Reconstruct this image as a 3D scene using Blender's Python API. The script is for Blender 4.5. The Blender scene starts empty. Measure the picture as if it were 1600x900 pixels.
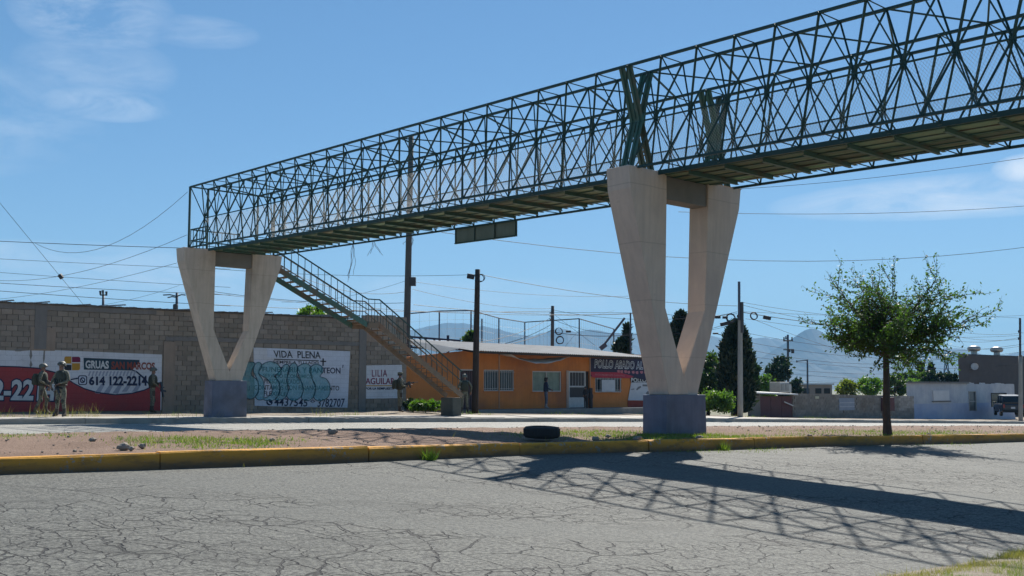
import bpy, bmesh, math, random
import numpy as np
from mathutils import Vector, Matrix
random.seed(7); rng = np.random.default_rng(7)
SC = bpy.context.scene; COL = SC.collection
R = math.radians

# ------------------------------------------------------------------ camera
F_PX = 1750.0; PITCH = math.atan(156.2/F_PX); CAMZ = 1.6
cam_d = bpy.data.cameras.new('camera'); cam = bpy.data.objects.new('camera', cam_d); COL.objects.link(cam)
cam_d.sensor_width = 36; cam_d.lens = 36*F_PX/1600; cam_d.clip_end = 60000; cam_d.clip_start = .1
cam.location = (0, 0, CAMZ); cam.rotation_euler = (math.pi/2 + PITCH, 0, 0)
SC.camera = cam

# ------------------------------------------------------------------ light
SUN_AZ = R(19); SUN_EL = R(44)          # azimuth clockwise from +Y
sun_dir = Vector((math.sin(SUN_AZ)*math.cos(SUN_EL), math.cos(SUN_AZ)*math.cos(SUN_EL), math.sin(SUN_EL)))
sd = bpy.data.lights.new('sun', 'SUN'); sd.energy = 5.0; sd.angle = R(.5); sd.color = (1, .95, .87)
so = bpy.data.objects.new('sun', sd); COL.objects.link(so)
so.rotation_euler = (-sun_dir).to_track_quat('-Z', 'Y').to_euler(); so.location = (20, 60, 60)

W = bpy.data.worlds.new('World'); SC.world = W; W.use_nodes = True
nt = W.node_tree; N = nt.nodes; Lk = nt.links; N.clear()
out = N.new('ShaderNodeOutputWorld'); bg = N.new('ShaderNodeBackground'); sky = N.new('ShaderNodeTexSky')
sky.sky_type = 'NISHITA'; sky.sun_disc = False; sky.sun_elevation = SUN_EL; sky.sun_rotation = SUN_AZ
sky.altitude = 1400; sky.air_density = 1.0; sky.dust_density = .1; sky.ozone_density = 3.0
bg.inputs['Strength'].default_value = .102
def vmath(op, a, b=None):
    n = N.new('ShaderNodeVectorMath'); n.operation = op
    Lk.new(a, n.inputs[0])
    if b is not None:
        if isinstance(b, (tuple, list)): n.inputs[1].default_value = b
        else: Lk.new(b, n.inputs[1])
    return n.outputs['Value'] if op in ('DOT_PRODUCT', 'LENGTH') else n.outputs[0]
def wm(op, a, b=None, clamp=False):
    n = N.new('ShaderNodeMath'); n.operation = op; n.use_clamp = clamp
    for i, v in enumerate((a, b)):
        if v is None: continue
        if isinstance(v, (int, float)): n.inputs[i].default_value = v
        else: Lk.new(v, n.inputs[i])
    return n.outputs[0]
def pix_dir(px, py):
    c, s = math.cos(PITCH), math.sin(PITCH); a = (px-800)/F_PX; b = (450-py)/F_PX
    return Vector((a, c - b*s, s + b*c))
geo = N.new('ShaderNodeTexCoord'); vdir = geo.outputs['Generated']
# clouds: wispy cirrus, two low banks and one small puff
nz = N.new('ShaderNodeTexNoise'); nz.inputs['Scale'].default_value = 4.5; nz.inputs['Detail'].default_value = 12; nz.inputs['Roughness'].default_value = .68; nz.inputs['Distortion'].default_value = .6
mp = N.new('ShaderNodeMapping'); mp.inputs['Scale'].default_value = (2.2, 2.2, 9.0); mp.inputs['Rotation'].default_value = (0, R(8), 0)
Lk.new(vdir, mp.inputs['Vector']); Lk.new(mp.outputs[0], nz.inputs['Vector'])
nz2 = N.new('ShaderNodeTexNoise'); nz2.inputs['Scale'].default_value = 22; nz2.inputs['Detail'].default_value = 6
Lk.new(vdir, nz2.inputs['Vector'])
def blob(px, py, rx, ry, power=1.0, src=None, lo=.4, hi=.68):
    d = pix_dir(px, py).normalized(); rt = Vector((d.y, -d.x, 0)).normalized(); up = rt.cross(d)
    a = wm('DIVIDE', vmath('DOT_PRODUCT', vdir, tuple(rt)), rx/F_PX); b = wm('DIVIDE', vmath('DOT_PRODUCT', vdir, tuple(up)), ry/F_PX)
    r2 = wm('ADD', wm('MULTIPLY', a, a), wm('MULTIPLY', b, b))
    fwd = wm('GREATER_THAN', vmath('DOT_PRODUCT', vdir, tuple(d)), 0.0)
    m = wm('MULTIPLY', wm('SUBTRACT', 1.0, r2, True), fwd)
    t = wm('DIVIDE', wm('SUBTRACT', src, lo), hi-lo, True)
    return wm('MULTIPLY', wm('MULTIPLY', wm('POWER', m, .6), t), power)
n2 = nz2.outputs['Fac']; n1 = wm('ADD', wm('MULTIPLY', nz.outputs['Fac'], .75), wm('MULTIPLY', n2, .25))
cl = None
for args in ((145, 18, 115, 62, .5, n1), (150, 105, 115, 50, .3, n1), (165, 163, 95, 26, .55, n1, .36, .64), (310, 50, 90, 25, .3, n1),
             (1530, 305, 300, 34, .85, n1, .34, .66), (1605, 263, 48, 22, 1.0, n2, .25, .5), (120, 425, 360, 46, .6, n1, .34, .66), (640, 475, 480, 46, .5, n1, .34, .66),
             (-500, 120, 500, 120, .5, n1), (2200, 180, 420, 110, .55, n1), (800, -600, 600, 160, .4, n1)):
    b = blob(args[0], args[1], args[2], args[3], args[4], *args[5:])
    cl = b if cl is None else wm('MAXIMUM', cl, b)
mix = N.new('ShaderNodeMix'); mix.data_type = 'RGBA'
hsv = N.new('ShaderNodeHueSaturation'); hsv.inputs['Saturation'].default_value = 1.3; hsv.inputs['Value'].default_value = 1.0
gmn = N.new('ShaderNodeGamma'); gmn.inputs['Gamma'].default_value = .74; Lk.new(sky.outputs[0], gmn.inputs['Color']); Lk.new(gmn.outputs[0], hsv.inputs['Color'])
Lk.new(cl, mix.inputs[0]); Lk.new(hsv.outputs[0], mix.inputs[6]); mix.inputs[7].default_value = (5.2, 5.7, 6.3, 1)
Lk.new(mix.outputs[2], bg.inputs['Color']); Lk.new(bg.outputs[0], out.inputs[0])
SC.view_settings.view_transform = 'Standard'; SC.view_settings.look = 'None'; SC.view_settings.gamma = 1; SC.view_settings.exposure = .74
SC.cycles.max_bounces = 6; SC.cycles.transparent_max_bounces = 8; SC.cycles.volume_bounces = 0
SC.cycles.use_denoising = True

# ------------------------------------------------------------------ frames
CS, SN = math.cos(R(50)), math.sin(R(50))
def RS(s, q, z=0.0): return Vector((s*SN - q*CS, s*CS + q*SN, z))     # road frame: s along, q across (away)
def to_rs(p): return (p[0]*SN + p[1]*CS, -p[0]*CS + p[1]*SN)
def pr(px, py, q):                                                     # where a sight line meets the plane at q: (s, z)
    d = pix_dir(px, py); k = q/(-d.x*CS + d.y*SN)
    return (d.x*SN + d.y*CS)*k, CAMZ + d.z*k
def at(px, py, Y):
    d = pix_dir(px, py); k = Y/d.y
    return Vector((d.x*k, Y, CAMZ + d.z*k))
_zp = [(-400, 3.0), (-120, 1.6), (-60, 1.0), (-30, .82), (0, .62), (10, .54), (17.6, .43), (29.4, .2), (40, -.02), (48, -.2), (64, -.58), (87, -1.12), (110, -1.55), (160, -2.2), (250, -2.8), (400, -3.2), (1e5, -3.2)]
_zx = [p[0] for p in _zp]; _zy = [p[1] for p in _zp]
def z0(s):
    return float(np.mean(np.interp([s-6, s-3, s, s+3, s+6], _zx, _zy)))
def lot(s): return float(np.interp(s, [0, 10, 20, 28, 46, 55, 64, 200], [.18, .18, .22, .36, .42, .25, .14, .14]))
def qk(s): return float(np.interp(s, [-100, 15, 48, 300], [34.9, 34.9, 37.8, 37.8]))
Q_E, Q_K, Q_M = 5.1, 13.9, 23.6
def hz(s, q):
    z = z0(s)
    if q < Q_E: return z - .44 + .03
    if q < Q_K: return z - .05*(Q_K - q)
    if q < Q_M:
        t = (q-Q_K)/(Q_M-Q_K); return z + .2 - .08*t + .13*math.sin(math.pi*t)
    k = qk(s)
    if q < k: return z
    t = min(1, (q-k)/6.0); return z + .17 + (lot(s)-.17)*t

# ------------------------------------------------------------------ materials
def new_mat(name):
    m = bpy.data.materials.new(name); m.use_nodes = True; t = m.node_tree
    return m, t, t.nodes['Principled BSDF']
def node(t, typ, **kw):
    n = t.nodes.new(typ)
    for k, v in kw.items():
        if k.startswith('i_'): n.inputs[k[2:].replace('_', ' ')].default_value = v
        else: setattr(n, k, v)
    return n
def ramp(t, src, stops):
    r = t.nodes.new('ShaderNodeValToRGB'); e = r.color_ramp.elements
    while len(e) < len(stops): e.new(.5)
    for el, (p, c) in zip(e, stops):
        el.position = p; el.color = (c, c, c, 1) if isinstance(c, (int, float)) else (*c, 1)
    t.links.new(src, r.inputs[0]); return r
def mixc(t, fac, a, b, blend='MIX'):
    n = t.nodes.new('ShaderNodeMix'); n.data_type = 'RGBA'; n.blend_type = blend
    for i, v in ((0, fac), (6, a), (7, b)):
        if isinstance(v, (int, float)): n.inputs[i].default_value = v
        elif isinstance(v, tuple): n.inputs[i].default_value = (*v[:3], 1)
        else: t.links.new(v, n.inputs[i])
    return n.outputs[2]
def mth(t, op, a, b=None, clamp=False):
    n = t.nodes.new('ShaderNodeMath'); n.operation = op; n.use_clamp = clamp
    for i, v in enumerate((a, b)):
        if v is None: continue
        if isinstance(v, (int, float)): n.inputs[i].default_value = v
        else: t.links.new(v, n.inputs[i])
    return n.outputs[0]
def coords(t, scale=(1, 1, 1), rot=(0, 0, 0), kind='Object'):
    tc = t.nodes.new('ShaderNodeTexCoord'); m = t.nodes.new('ShaderNodeMapping')
    m.inputs['Scale'].default_value = scale; m.inputs['Rotation'].default_value = rot
    t.links.new(tc.outputs[kind], m.inputs['Vector']); return m.outputs[0]
def noise(t, vec, scale, detail=4, rough=.55, dist=0):
    n = node(t, 'ShaderNodeTexNoise'); n.inputs['Scale'].default_value = scale; n.inputs['Detail'].default_value = detail
    n.inputs['Roughness'].default_value = rough; n.inputs['Distortion'].default_value = dist
    t.links.new(vec, n.inputs['Vector']); return n.outputs['Fac']
def bump(t, b, h, strength=.3, dist=.02):
    n = t.nodes.new('ShaderNodeBump'); n.inputs['Strength'].default_value = strength; n.inputs['Distance'].default_value = dist
    t.links.new(h, n.inputs['Height']); t.links.new(n.outputs[0], b.inputs['Normal'])
_mc = {}
def mat(name, c1, c2=None, scale=6., rough=.7, bmp=.15, metal=0., vary=0., streak=0., stain=None, world=False, joints=0.):
    """general weathered surface: two tones by noise, fine relief, optional per-object variation, vertical streaks and stains"""
    if name in _mc: return _mc[name]
    m, t, b = new_mat(name); c2 = c2 or tuple(x*.75 for x in c1)
    v = t.nodes.new('ShaderNodeNewGeometry').outputs['Position'] if world else coords(t)
    n = noise(t, v, scale, 6, .6); f = ramp(t, n, [(.3, 0.), (.72, 1.)]).outputs[0]
    col = mixc(t, f, c1, c2)
    if world:
        big = ramp(t, noise(t, v, .35, 5, .6), [(.35, 0.), (.65, .75)]).outputs[0]; col = mixc(t, big, col, tuple(x*.68 for x in c1[:2]) + (c1[2]*.6,))
    if joints:
        sx_ = t.nodes.new('ShaderNodeSeparateXYZ'); t.links.new(t.nodes.new('ShaderNodeNewGeometry').outputs['Position'], sx_.inputs[0])
        fr = mth(t, 'FRACT', mth(t, 'ADD', mth(t, 'DIVIDE', sx_.outputs[2], joints), mth(t, 'MULTIPLY', noise(t, v, .9, 3), .05)))
        ln = ramp(t, fr, [(.0, .55), (.012, .0), (.985, 0.), (1., .55)]).outputs[0]; col = mixc(t, ln, col, tuple(x*.5 for x in c1))
        spk = ramp(t, noise(t, v, 7, 6, .75), [(.6, 0.), (.7, .5)]).outputs[0]; col = mixc(t, spk, col, tuple(x*.6 for x in c1))
    if streak:
        vs = coords(t, (7, 7, .5)); ns = ramp(t, noise(t, vs, 1.3, 5), [(.42, 0.), (.75, streak)]).outputs[0]
        col = mixc(t, ns, col, tuple(x*.45 for x in c1))
    if stain:
        ns = ramp(t, noise(t, v, scale*.22, 5, .65), [(.5, 0.), (.66, .8)]).outputs[0]
        col = mixc(t, ns, col, stain)
    if vary:
        oi = t.nodes.new('ShaderNodeObjectInfo'); g = t.nodes.new('ShaderNodeNewGeometry')
        r = mth(t, 'FRACT', mth(t, 'ADD', oi.outputs['Random'], g.outputs['Random Per Island']))
        k = mth(t, 'ADD', mth(t, 'MULTIPLY', r, vary*2), 1-vary)
        cb = t.nodes.new('ShaderNodeCombineColor')
        for i in range(3): t.links.new(k, cb.inputs[i])
        col = mixc(t, 1.0, col, cb.outputs[0], 'MULTIPLY')
    t.links.new(col, b.inputs['Base Color']); b.inputs['Roughness'].default_value = rough; b.inputs['Metallic'].default_value = metal
    if bmp:
        nf = noise(t, v, scale*9, 5, .65); bump(t, b, nf, bmp, .01)
    _mc[name] = m; return m
def leaf_mat(name, c1, c2, trans=.35):
    if name in _mc: return _mc[name]
    m, t, b = new_mat(name)
    g = t.nodes.new('ShaderNodeNewGeometry'); n = noise(t, coords(t), 1.1, 3)
    f = mth(t, 'ADD', mth(t, 'MULTIPLY', g.outputs['Random Per Island'], .6), mth(t, 'MULTIPLY', mth(t, 'SUBTRACT', n, .5), 1.6), True)
    col = mixc(t, f, c1, c2); t.links.new(col, b.inputs['Base Color']); b.inputs['Roughness'].default_value = .55
    tr = t.nodes.new('ShaderNodeBsdfTranslucent'); t.links.new(mixc(t, 1.0, col, (1.5, 1.7, .6), 'MULTIPLY'), tr.inputs['Color'])
    ms = t.nodes.new('ShaderNodeMixShader'); ms.inputs[0].default_value = trans
    t.links.new(b.outputs[0], ms.inputs[1]); t.links.new(tr.outputs[0], ms.inputs[2])
    t.links.new(ms.outputs[0], t.nodes['Material Output'].inputs['Surface'])
    _mc[name] = m; return m

def asphalt_mat(name, base, crackiness, patchy=1.0):
    m, t, b = new_mat(name)
    v = coords(t, rot=(0, 0, R(-40)))                     # x along road, y across
    big = noise(t, v, .22, 4, .55); mid = noise(t, v, 1.1, 5, .6); fine = noise(t, v, 26, 4, .75); grit = noise(t, v, 95, 2, .7)
    col = mixc(t, ramp(t, big, [(.34, 0.), (.66, 1.)]).outputs[0], tuple(x*.82 for x in base), tuple(x*1.15 for x in base))
    col = mixc(t, mth(t, 'MULTIPLY', ramp(t, mid, [(.45, 0.), (.7, 1.)]).outputs[0], .4*patchy), col, (base[0]*1.12, base[1]*1.0, base[2]*.86))
    # long pale wear bands
    vb = coords(t, (.06, .8, 1), rot=(0, 0, R(-40))); wb = ramp(t, noise(t, vb, 1.0, 4), [(.5, 0.), (.68, .55)]).outputs[0]
    col = mixc(t, wb, col, tuple(x*1.35 for x in base))
    sp = ramp(t, fine, [(.38, 0.), (.5, .45), (.62, 1.)]).outputs[0]
    col = mixc(t, .72, col, mixc(t, sp, (.016, .016, .018), (base[0]*2.9, base[1]*2.85, base[2]*2.7)))
    sp2 = ramp(t, grit, [(.6, 0.), (.68, 1.)]).outputs[0]; col = mixc(t, mth(t, 'MULTIPLY', sp2, .5), col, (.34, .34, .32))
    # cracks: warped cells at two sizes, strongest in bands along the road
    w = t.nodes.new('ShaderNodeTexNoise'); w.inputs['Scale'].default_value = 1.7; w.inputs['Detail'].default_value = 5; t.links.new(v, w.inputs['Vector'])
    sc = t.nodes.new('ShaderNodeVectorMath'); sc.operation = 'SCALE'; sc.inputs['Scale'].default_value = .55; t.links.new(w.outputs['Color'], sc.inputs[0])
    ad = t.nodes.new('ShaderNodeVectorMath'); ad.operation = 'ADD'; t.links.new(v, ad.inputs[0]); t.links.new(sc.outputs[0], ad.inputs[1])
    def cells(scale, width, sx=1.0):
        mp_ = t.nodes.new('ShaderNodeMapping'); mp_.inputs['Scale'].default_value = (sx*1.45, .72, 0); t.links.new(ad.outputs[0], mp_.inputs['Vector'])
        vo = t.nodes.new('ShaderNodeTexVoronoi'); vo.feature = 'DISTANCE_TO_EDGE'; vo.voronoi_dimensions = '2D'
        vo.inputs['Scale'].default_value = scale; vo.inputs['Randomness'].default_value = 1; t.links.new(mp_.outputs[0], vo.inputs['Vector'])
        wn = mth(t, 'MULTIPLY', ramp(t, mid, [(.38, .25), (.62, 1.)]).outputs[0], width)
        return mth(t, 'SUBTRACT', 1.0, mth(t, 'DIVIDE', vo.outputs['Distance'], wn), True)
    cm = coords(t, (.13, .42, 1), rot=(0, 0, R(-40))); msk = noise(t, cm, 1.0, 4, .6)
    sq_ = t.nodes.new('ShaderNodeSeparateXYZ'); t.links.new(v, sq_.inputs[0])
    lane = ramp(t, mth(t, 'DIVIDE', sq_.outputs[1], 20.0), [(.24, .55), (.33, 1.), (.36, .55), (.42, .95), (.5, 1.), (.565, .9), (.61, .15), (.70, .0)]).outputs[0]   # wheel lanes across the road
    mk = mth(t, 'ADD', mth(t, 'MULTIPLY', msk, .62), mth(t, 'MULTIPLY', lane, .26))
    small = mth(t, 'MULTIPLY', cells(4.2, .07, .8), ramp(t, mk, [(.49, 0.), (.56, 1.)]).outputs[0])
    med = mth(t, 'MULTIPLY', cells(2.2, .036, .65), ramp(t, mk, [(.37, 0.), (.46, 1.)]).outputs[0])
    lng = mth(t, 'MULTIPLY', cells(.3, .0045, .5), .9)
    ck = mth(t, 'MULTIPLY', mth(t, 'MAXIMUM', small, mth(t, 'MAXIMUM', med, lng)), crackiness, True)
    ck = mth(t, 'MULTIPLY', ramp(t, ck, [(.05, 0.), (.5, 1.)]).outputs[0], mth(t, 'SUBTRACT', 1.0, ramp(t, noise(t, coords(t, (.16, .5, 1), rot=(0, 0, R(-40))), 1.0, 2, .3), [(.57, 0.), (.6, .85)]).outputs[0]))
    col = mixc(t, mth(t, 'MULTIPLY', ck, .86), col, (.012, .012, .013))
    oil = ramp(t, noise(t, coords(t, (.35, 1.3, 1), rot=(0, 0, R(-40))), 1.0, 5, .65), [(.54, 0.), (.72, .55)]).outputs[0]; col = mixc(t, oil, col, tuple(x*.45 for x in base))
    rep = ramp(t, noise(t, coords(t, (.16, .5, 1), rot=(0, 0, R(-40))), 1.0, 2, .3), [(.57, 0.), (.6, .3)]).outputs[0]; col = mixc(t, rep, col, tuple(x*1.5 for x in base))
    t.links.new(col, b.inputs['Base Color']); b.inputs['Roughness'].default_value = .82; b.inputs['Specular IOR Level'].default_value = .3
    h = mth(t, 'SUBTRACT', mth(t, 'ADD', mth(t, 'MULTIPLY', fine, .35), mth(t, 'MULTIPLY', grit, .2)), mth(t, 'MULTIPLY', ck, 1.4))
    bump(t, b, h, .9, .02)
    return m

def dirt_mat(name, c1, c2, c3):
    m, t, b = new_mat(name); v = coords(t)
    n = noise(t, v, .8, 6, .6); f = noise(t, v, 14, 5, .7); g = noise(t, v, 45, 3, .7)
    col = mixc(t, ramp(t, n, [(.35, 0.), (.65, 1.)]).outputs[0], c1, c2)
    col = mixc(t, ramp(t, f, [(.5, 0.), (.7, .8)]).outputs[0], col, c3)
    col = mixc(t, ramp(t, g, [(.55, 0.), (.75, .55)]).outputs[0], col, tuple(x*.4 for x in c1))
    t.links.new(col, b.inputs['Base Color']); b.inputs['Roughness'].default_value = .95
    bump(t, b, mth(t, 'ADD', f, mth(t, 'MULTIPLY', g, .4)), .8, .06); return m

def kerb_paint_mat():
    m, t, b = new_mat('worn_yellow_kerb_paint'); v = coords(t)
    n = noise(t, v, 2.5, 6, .65); f = noise(t, v, 16, 5, .7)
    col = mixc(t, ramp(t, n, [(.35, 0.), (.7, 1.)]).outputs[0], (.66, .31, .024), (.52, .23, .02))
    chip = ramp(t, mth(t, 'ADD', mth(t, 'MULTIPLY', f, .6), mth(t, 'MULTIPLY', n, .4)), [(.56, 0.), (.6, 1.)]).outputs[0]
    g = t.nodes.new('ShaderNodeUVMap')
    sx = t.nodes.new('ShaderNodeSeparateXYZ'); t.links.new(g.outputs[0], sx.inputs[0])
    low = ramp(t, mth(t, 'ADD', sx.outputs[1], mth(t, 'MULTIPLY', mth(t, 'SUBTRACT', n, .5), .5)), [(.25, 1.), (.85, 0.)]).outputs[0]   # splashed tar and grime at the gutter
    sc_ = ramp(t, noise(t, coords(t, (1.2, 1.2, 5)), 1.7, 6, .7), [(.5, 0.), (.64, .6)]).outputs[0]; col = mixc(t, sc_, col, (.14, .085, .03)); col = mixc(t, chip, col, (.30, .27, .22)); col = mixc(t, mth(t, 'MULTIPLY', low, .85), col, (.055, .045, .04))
    t.links.new(col, b.inputs['Base Color']); b.inputs['Roughness'].default_value = .8; bump(t, b, f, .5, .02); return m

def painted_wall_mat(name, c, bw=.4, bh=.2, dirt=.35):
    """paint over blockwork: faint joints in relief, flaking and grime"""
    m, t, b = new_mat(name); v = coords(t, rot=(R(-90), 0, 0)); 
    tc = t.nodes.new('ShaderNodeUVMap'); br = t.nodes.new('ShaderNodeTexBrick'); t.links.new(tc.outputs[0], br.inputs['Vector'])
    br.inputs['Scale'].default_value = 1; br.inputs['Brick Width'].default_value = bw; br.inputs['Row Height'].default_value = bh; br.inputs['Mortar Size'].default_value = .008
    n = noise(t, v, 1.6, 6, .65); f = noise(t, v, 18, 4, .6)
    col = mixc(t, ramp(t, n, [(.4, 0.), (.75, dirt)]).outputs[0], c, tuple(x*.45+.03 for x in c))
    col = mixc(t, mth(t, 'MULTIPLY', br.outputs['Fac'], .4), col, tuple(x*.5 for x in c))
    col = mixc(t, ramp(t, f, [(.64, 0.), (.7, .5)]).outputs[0], col, (.2, .19, .18))
    t.links.new(col, b.inputs['Base Color']); b.inputs['Roughness'].default_value = .8
    bump(t, b, mth(t, 'SUBTRACT', mth(t, 'MULTIPLY', f, .3), br.outputs['Fac']), .35, .01); return m

def camo_mat(name, a, b_, c_):
    m, t, b = new_mat(name); v = coords(t)
    n = noise(t, v, 26, 3, .5); n2_ = noise(t, v, 41, 2, .5)
    col = mixc(t, ramp(t, n, [(.48, 0.), (.5, 1.)]).outputs[0], a, b_); col = mixc(t, ramp(t, n2_, [(.58, 0.), (.6, 1.)]).outputs[0], col, c_)
    t.links.new(col, b.inputs['Base Color']); b.inputs['Roughness'].default_value = .9; return m
def glass_mat(name, c=(.03, .04, .045)):
    if name in _mc: return _mc[name]
    m, t, b = new_mat(name); n = noise(t, coords(t), 3, 2); t.links.new(mixc(t, n, c, tuple(x*1.5 for x in c)), b.inputs['Base Color'])
    b.inputs['Roughness'].default_value = .08; _mc[name] = m; return m

# ------------------------------------------------------------------ mesh building
WT = {}                                     # world translation of every object made here
def link(name, me, parent=None, loc=(0, 0, 0)):
    o = bpy.data.objects.new(name, me); COL.objects.link(o); loc = Vector(loc)
    if parent is not None:
        o.parent = parent; o.location = loc - WT.get(parent.name, Vector((0, 0, 0)))
    else: o.location = loc
    WT[o.name] = loc; return o
def thing(name, loc, label, cat, group=None, rotz=0):
    o = bpy.data.objects.new(name, None); COL.objects.link(o); o.location = loc; o.rotation_euler = (0, 0, rotz); o.empty_display_size = .3
    WT[o.name] = Vector(loc); tag(o, label, cat, group); return o
def tag(o, label, cat, group=None):
    o['label'] = label; o['category'] = cat
    if group: o['group'] = group
    return o
def struct(o): o['kind'] = 'structure'; return o
def stuff(o): o['kind'] = 'stuff'; return o
class MB:
    def __init__(s): s.v = []; s.f = []
    def add(s, vs, fs):
        b = len(s.v); s.v += [tuple(x) for x in vs]; s.f += [tuple(i+b for i in f) for f in fs]; return s
    def hexa(s, lo, hi):                    # two quads (bottom, top), each counter-clockwise seen from above
        return s.add(list(lo)+list(hi), [(3, 2, 1, 0), (4, 5, 6, 7), (0, 1, 5, 4), (1, 2, 6, 5), (2, 3, 7, 6), (3, 0, 4, 7)])
    def box(s, c, size, ax=None):
        c = Vector(c); X, Y, Z = ax or (Vector((1, 0, 0)), Vector((0, 1, 0)), Vector((0, 0, 1))); a, b_, d = (x/2 for x in size)
        q = lambda z: [c - X*a - Y*b_ + Z*z, c + X*a - Y*b_ + Z*z, c + X*a + Y*b_ + Z*z, c - X*a + Y*b_ + Z*z]
        return s.hexa(q(-d), q(d))
    def rs(s, s0, s1, q0, q1, z_0, z_1):
        return s.hexa([RS(s0, q0, z_0), RS(s1, q0, z_0), RS(s1, q1, z_0), RS(s0, q1, z_0)], [RS(s0, q0, z_1), RS(s1, q0, z_1), RS(s1, q1, z_1), RS(s0, q1, z_1)])
    def prof(s, p0, p1, pts, up=(0, 0, 1)):  # extrude closed 2-D profile along a line
        p0, p1 = Vector(p0), Vector(p1); d = (p1-p0).normalized(); up = Vector(up)
        if abs(d.dot(up)) > .95: up = Vector((1, 0, 0))
        x = d.cross(up).normalized(); y = x.cross(d); n = len(pts)
        vs = [p0 + x*a + y*b_ for a, b_ in pts] + [p1 + x*a + y*b_ for a, b_ in pts]
        fs = [(i, (i+1) % n, n+(i+1) % n, n+i) for i in range(n)] + [tuple(range(n-1, -1, -1)), tuple(range(n, 2*n))]
        return s.add(vs, fs)
    def bar(s, p0, p1, w, h=None, up=(0, 0, 1)):
        h = h or w; return s.prof(p0, p1, [(-w/2, -h/2), (w/2, -h/2), (w/2, h/2), (-w/2, h/2)], up)
    def ell(s, p0, p1, w, t_=.008, up=(0, 0, 1)):   # angle iron
        a = w/2; return s.prof(p0, p1, [(-a, -a), (a, -a), (a, -a+t_), (-a+t_, -a+t_), (-a+t_, a), (-a, a)], up)
    def tube(s, pts, rs, n=8, cap=True):
        pts = [Vector(p) for p in pts]; m = len(pts)
        if not hasattr(rs, '__len__'): rs = [rs]*m
        b = len(s.v); ref = None
        for i, p in enumerate(pts):
            d = (pts[min(i+1, m-1)] - pts[max(i-1, 0)]).normalized()
            if ref is None: ref = Vector((0, 0, 1)) if abs(d.z) < .9 else Vector((1, 0, 0))
            x = d.cross(ref).normalized(); y = d.cross(x); ref = x.cross(d)
            s.v += [tuple(p + (x*math.cos(a) + y*math.sin(a))*rs[i]) for a in (2*math.pi*k/n for k in range(n))]
        for i in range(m-1):
            for k in range(n):
                s.f.append((b+i*n+k, b+i*n+(k+1) % n, b+(i+1)*n+(k+1) % n, b+(i+1)*n+k))
        if cap: s.f += [tuple(b+k for k in range(n-1, -1, -1)), tuple(b+(m-1)*n+k for k in range(n))]
        return s
    def lathe(s, c, axis, prof_, n=16):       # prof_: (distance along axis, radius)
        axis = Vector(axis).normalized(); return s.tube_(Vector(c), axis, prof_, n)
    def tube_(s, c, ax, prof_, n):
        x = ax.orthogonal().normalized(); y = ax.cross(x); b = len(s.v); m = len(prof_)
        for h, r in prof_: s.v += [tuple(c + ax*h + (x*math.cos(a)+y*math.sin(a))*r) for a in (2*math.pi*k/n for k in range(n))]
        for i in range(m-1):
            for k in range(n): s.f.append((b+i*n+k, b+i*n+(k+1) % n, b+(i+1)*n+(k+1) % n, b+(i+1)*n+k))
        s.f += [tuple(b+k for k in range(n-1, -1, -1)), tuple(b+(m-1)*n+k for k in range(n))]; return s
    def ball(s, c, r, n=10, m=7, ax=None):
        c = Vector(c); r = r if hasattr(r, '__len__') else (r, r, r); X, Y, Z = ax or (Vector((1, 0, 0)), Vector((0, 1, 0)), Vector((0, 0, 1))); b = len(s.v)
        for i in range(1, m):
            th = math.pi*i/m
            for k in range(n):
                a = 2*math.pi*k/n; s.v.append(tuple(c + X*(r[0]*math.sin(th)*math.cos(a)) + Y*(r[1]*math.sin(th)*math.sin(a)) + Z*(r[2]*math.cos(th))))
        for i in range(m-2):
            for k in range(n): s.f.append((b+i*n+k, b+(i+1)*n+k, b+(i+1)*n+(k+1) % n, b+i*n+(k+1) % n))
        t0 = len(s.v); s.v += [tuple(c+Z*r[2]), tuple(c-Z*r[2])]
        for k in range(n):
            s.f.append((t0, b+k, b+(k+1) % n)); s.f.append((t0+1, b+(m-2)*n+(k+1) % n, b+(m-2)*n+k))
        return s
    def mesh(s, name, m=None, smooth=False):
        me = bpy.data.meshes.new(name); me.from_pydata(s.v, [], s.f)
        if m: me.materials.append(m)
        if smooth: me.polygons.foreach_set('use_smooth', [True]*len(me.polygons))
        me.update(); return me
    def build(s, name, m, parent=None, smooth=False, bevel=0):
        o = link(name, s.mesh(name, m, smooth), parent)
        if bevel:
            bv = o.modifiers.new('bevel', 'BEVEL'); bv.width = bevel; bv.segments = 2; bv.limit_method = 'ANGLE'
        return o
def leaves(centers, size, m, name, parent=None, up=.0, aspect=.5, dirs=None):
    """one mesh of many small folded leaves"""
    c = np.asarray(centers, dtype=float); n = len(c)
    d = rng.normal(size=(n, 3)) if dirs is None else np.asarray(dirs) + rng.normal(size=(n, 3))*.5
    d[:, 2] += up; d /= np.linalg.norm(d, axis=1)[:, None]
    r = rng.normal(size=(n, 3)); x = np.cross(d, r); x /= np.linalg.norm(x, axis=1)[:, None]; nn = np.cross(d, x)
    L = size*rng.uniform(.6, 1.35, n)[:, None]; w = L*aspect*.5
    v = np.empty((n, 4, 3)); v[:, 0] = c; v[:, 1] = c + d*L*.5 + x*w + nn*L*.08; v[:, 2] = c + d*L; v[:, 3] = c + d*L*.5 - x*w + nn*L*.08
    me = bpy.data.meshes.new(name); me.vertices.add(n*4); me.vertices.foreach_set('co', v.ravel())
    me.loops.add(n*4); me.loops.foreach_set('vertex_index', np.arange(n*4, dtype=np.int32))
    me.polygons.add(n); me.polygons.foreach_set('loop_start', np.arange(0, n*4, 4, dtype=np.int32))
    me.update(calc_edges=True); me.materials.append(m)
    return link(name, me, parent)
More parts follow.
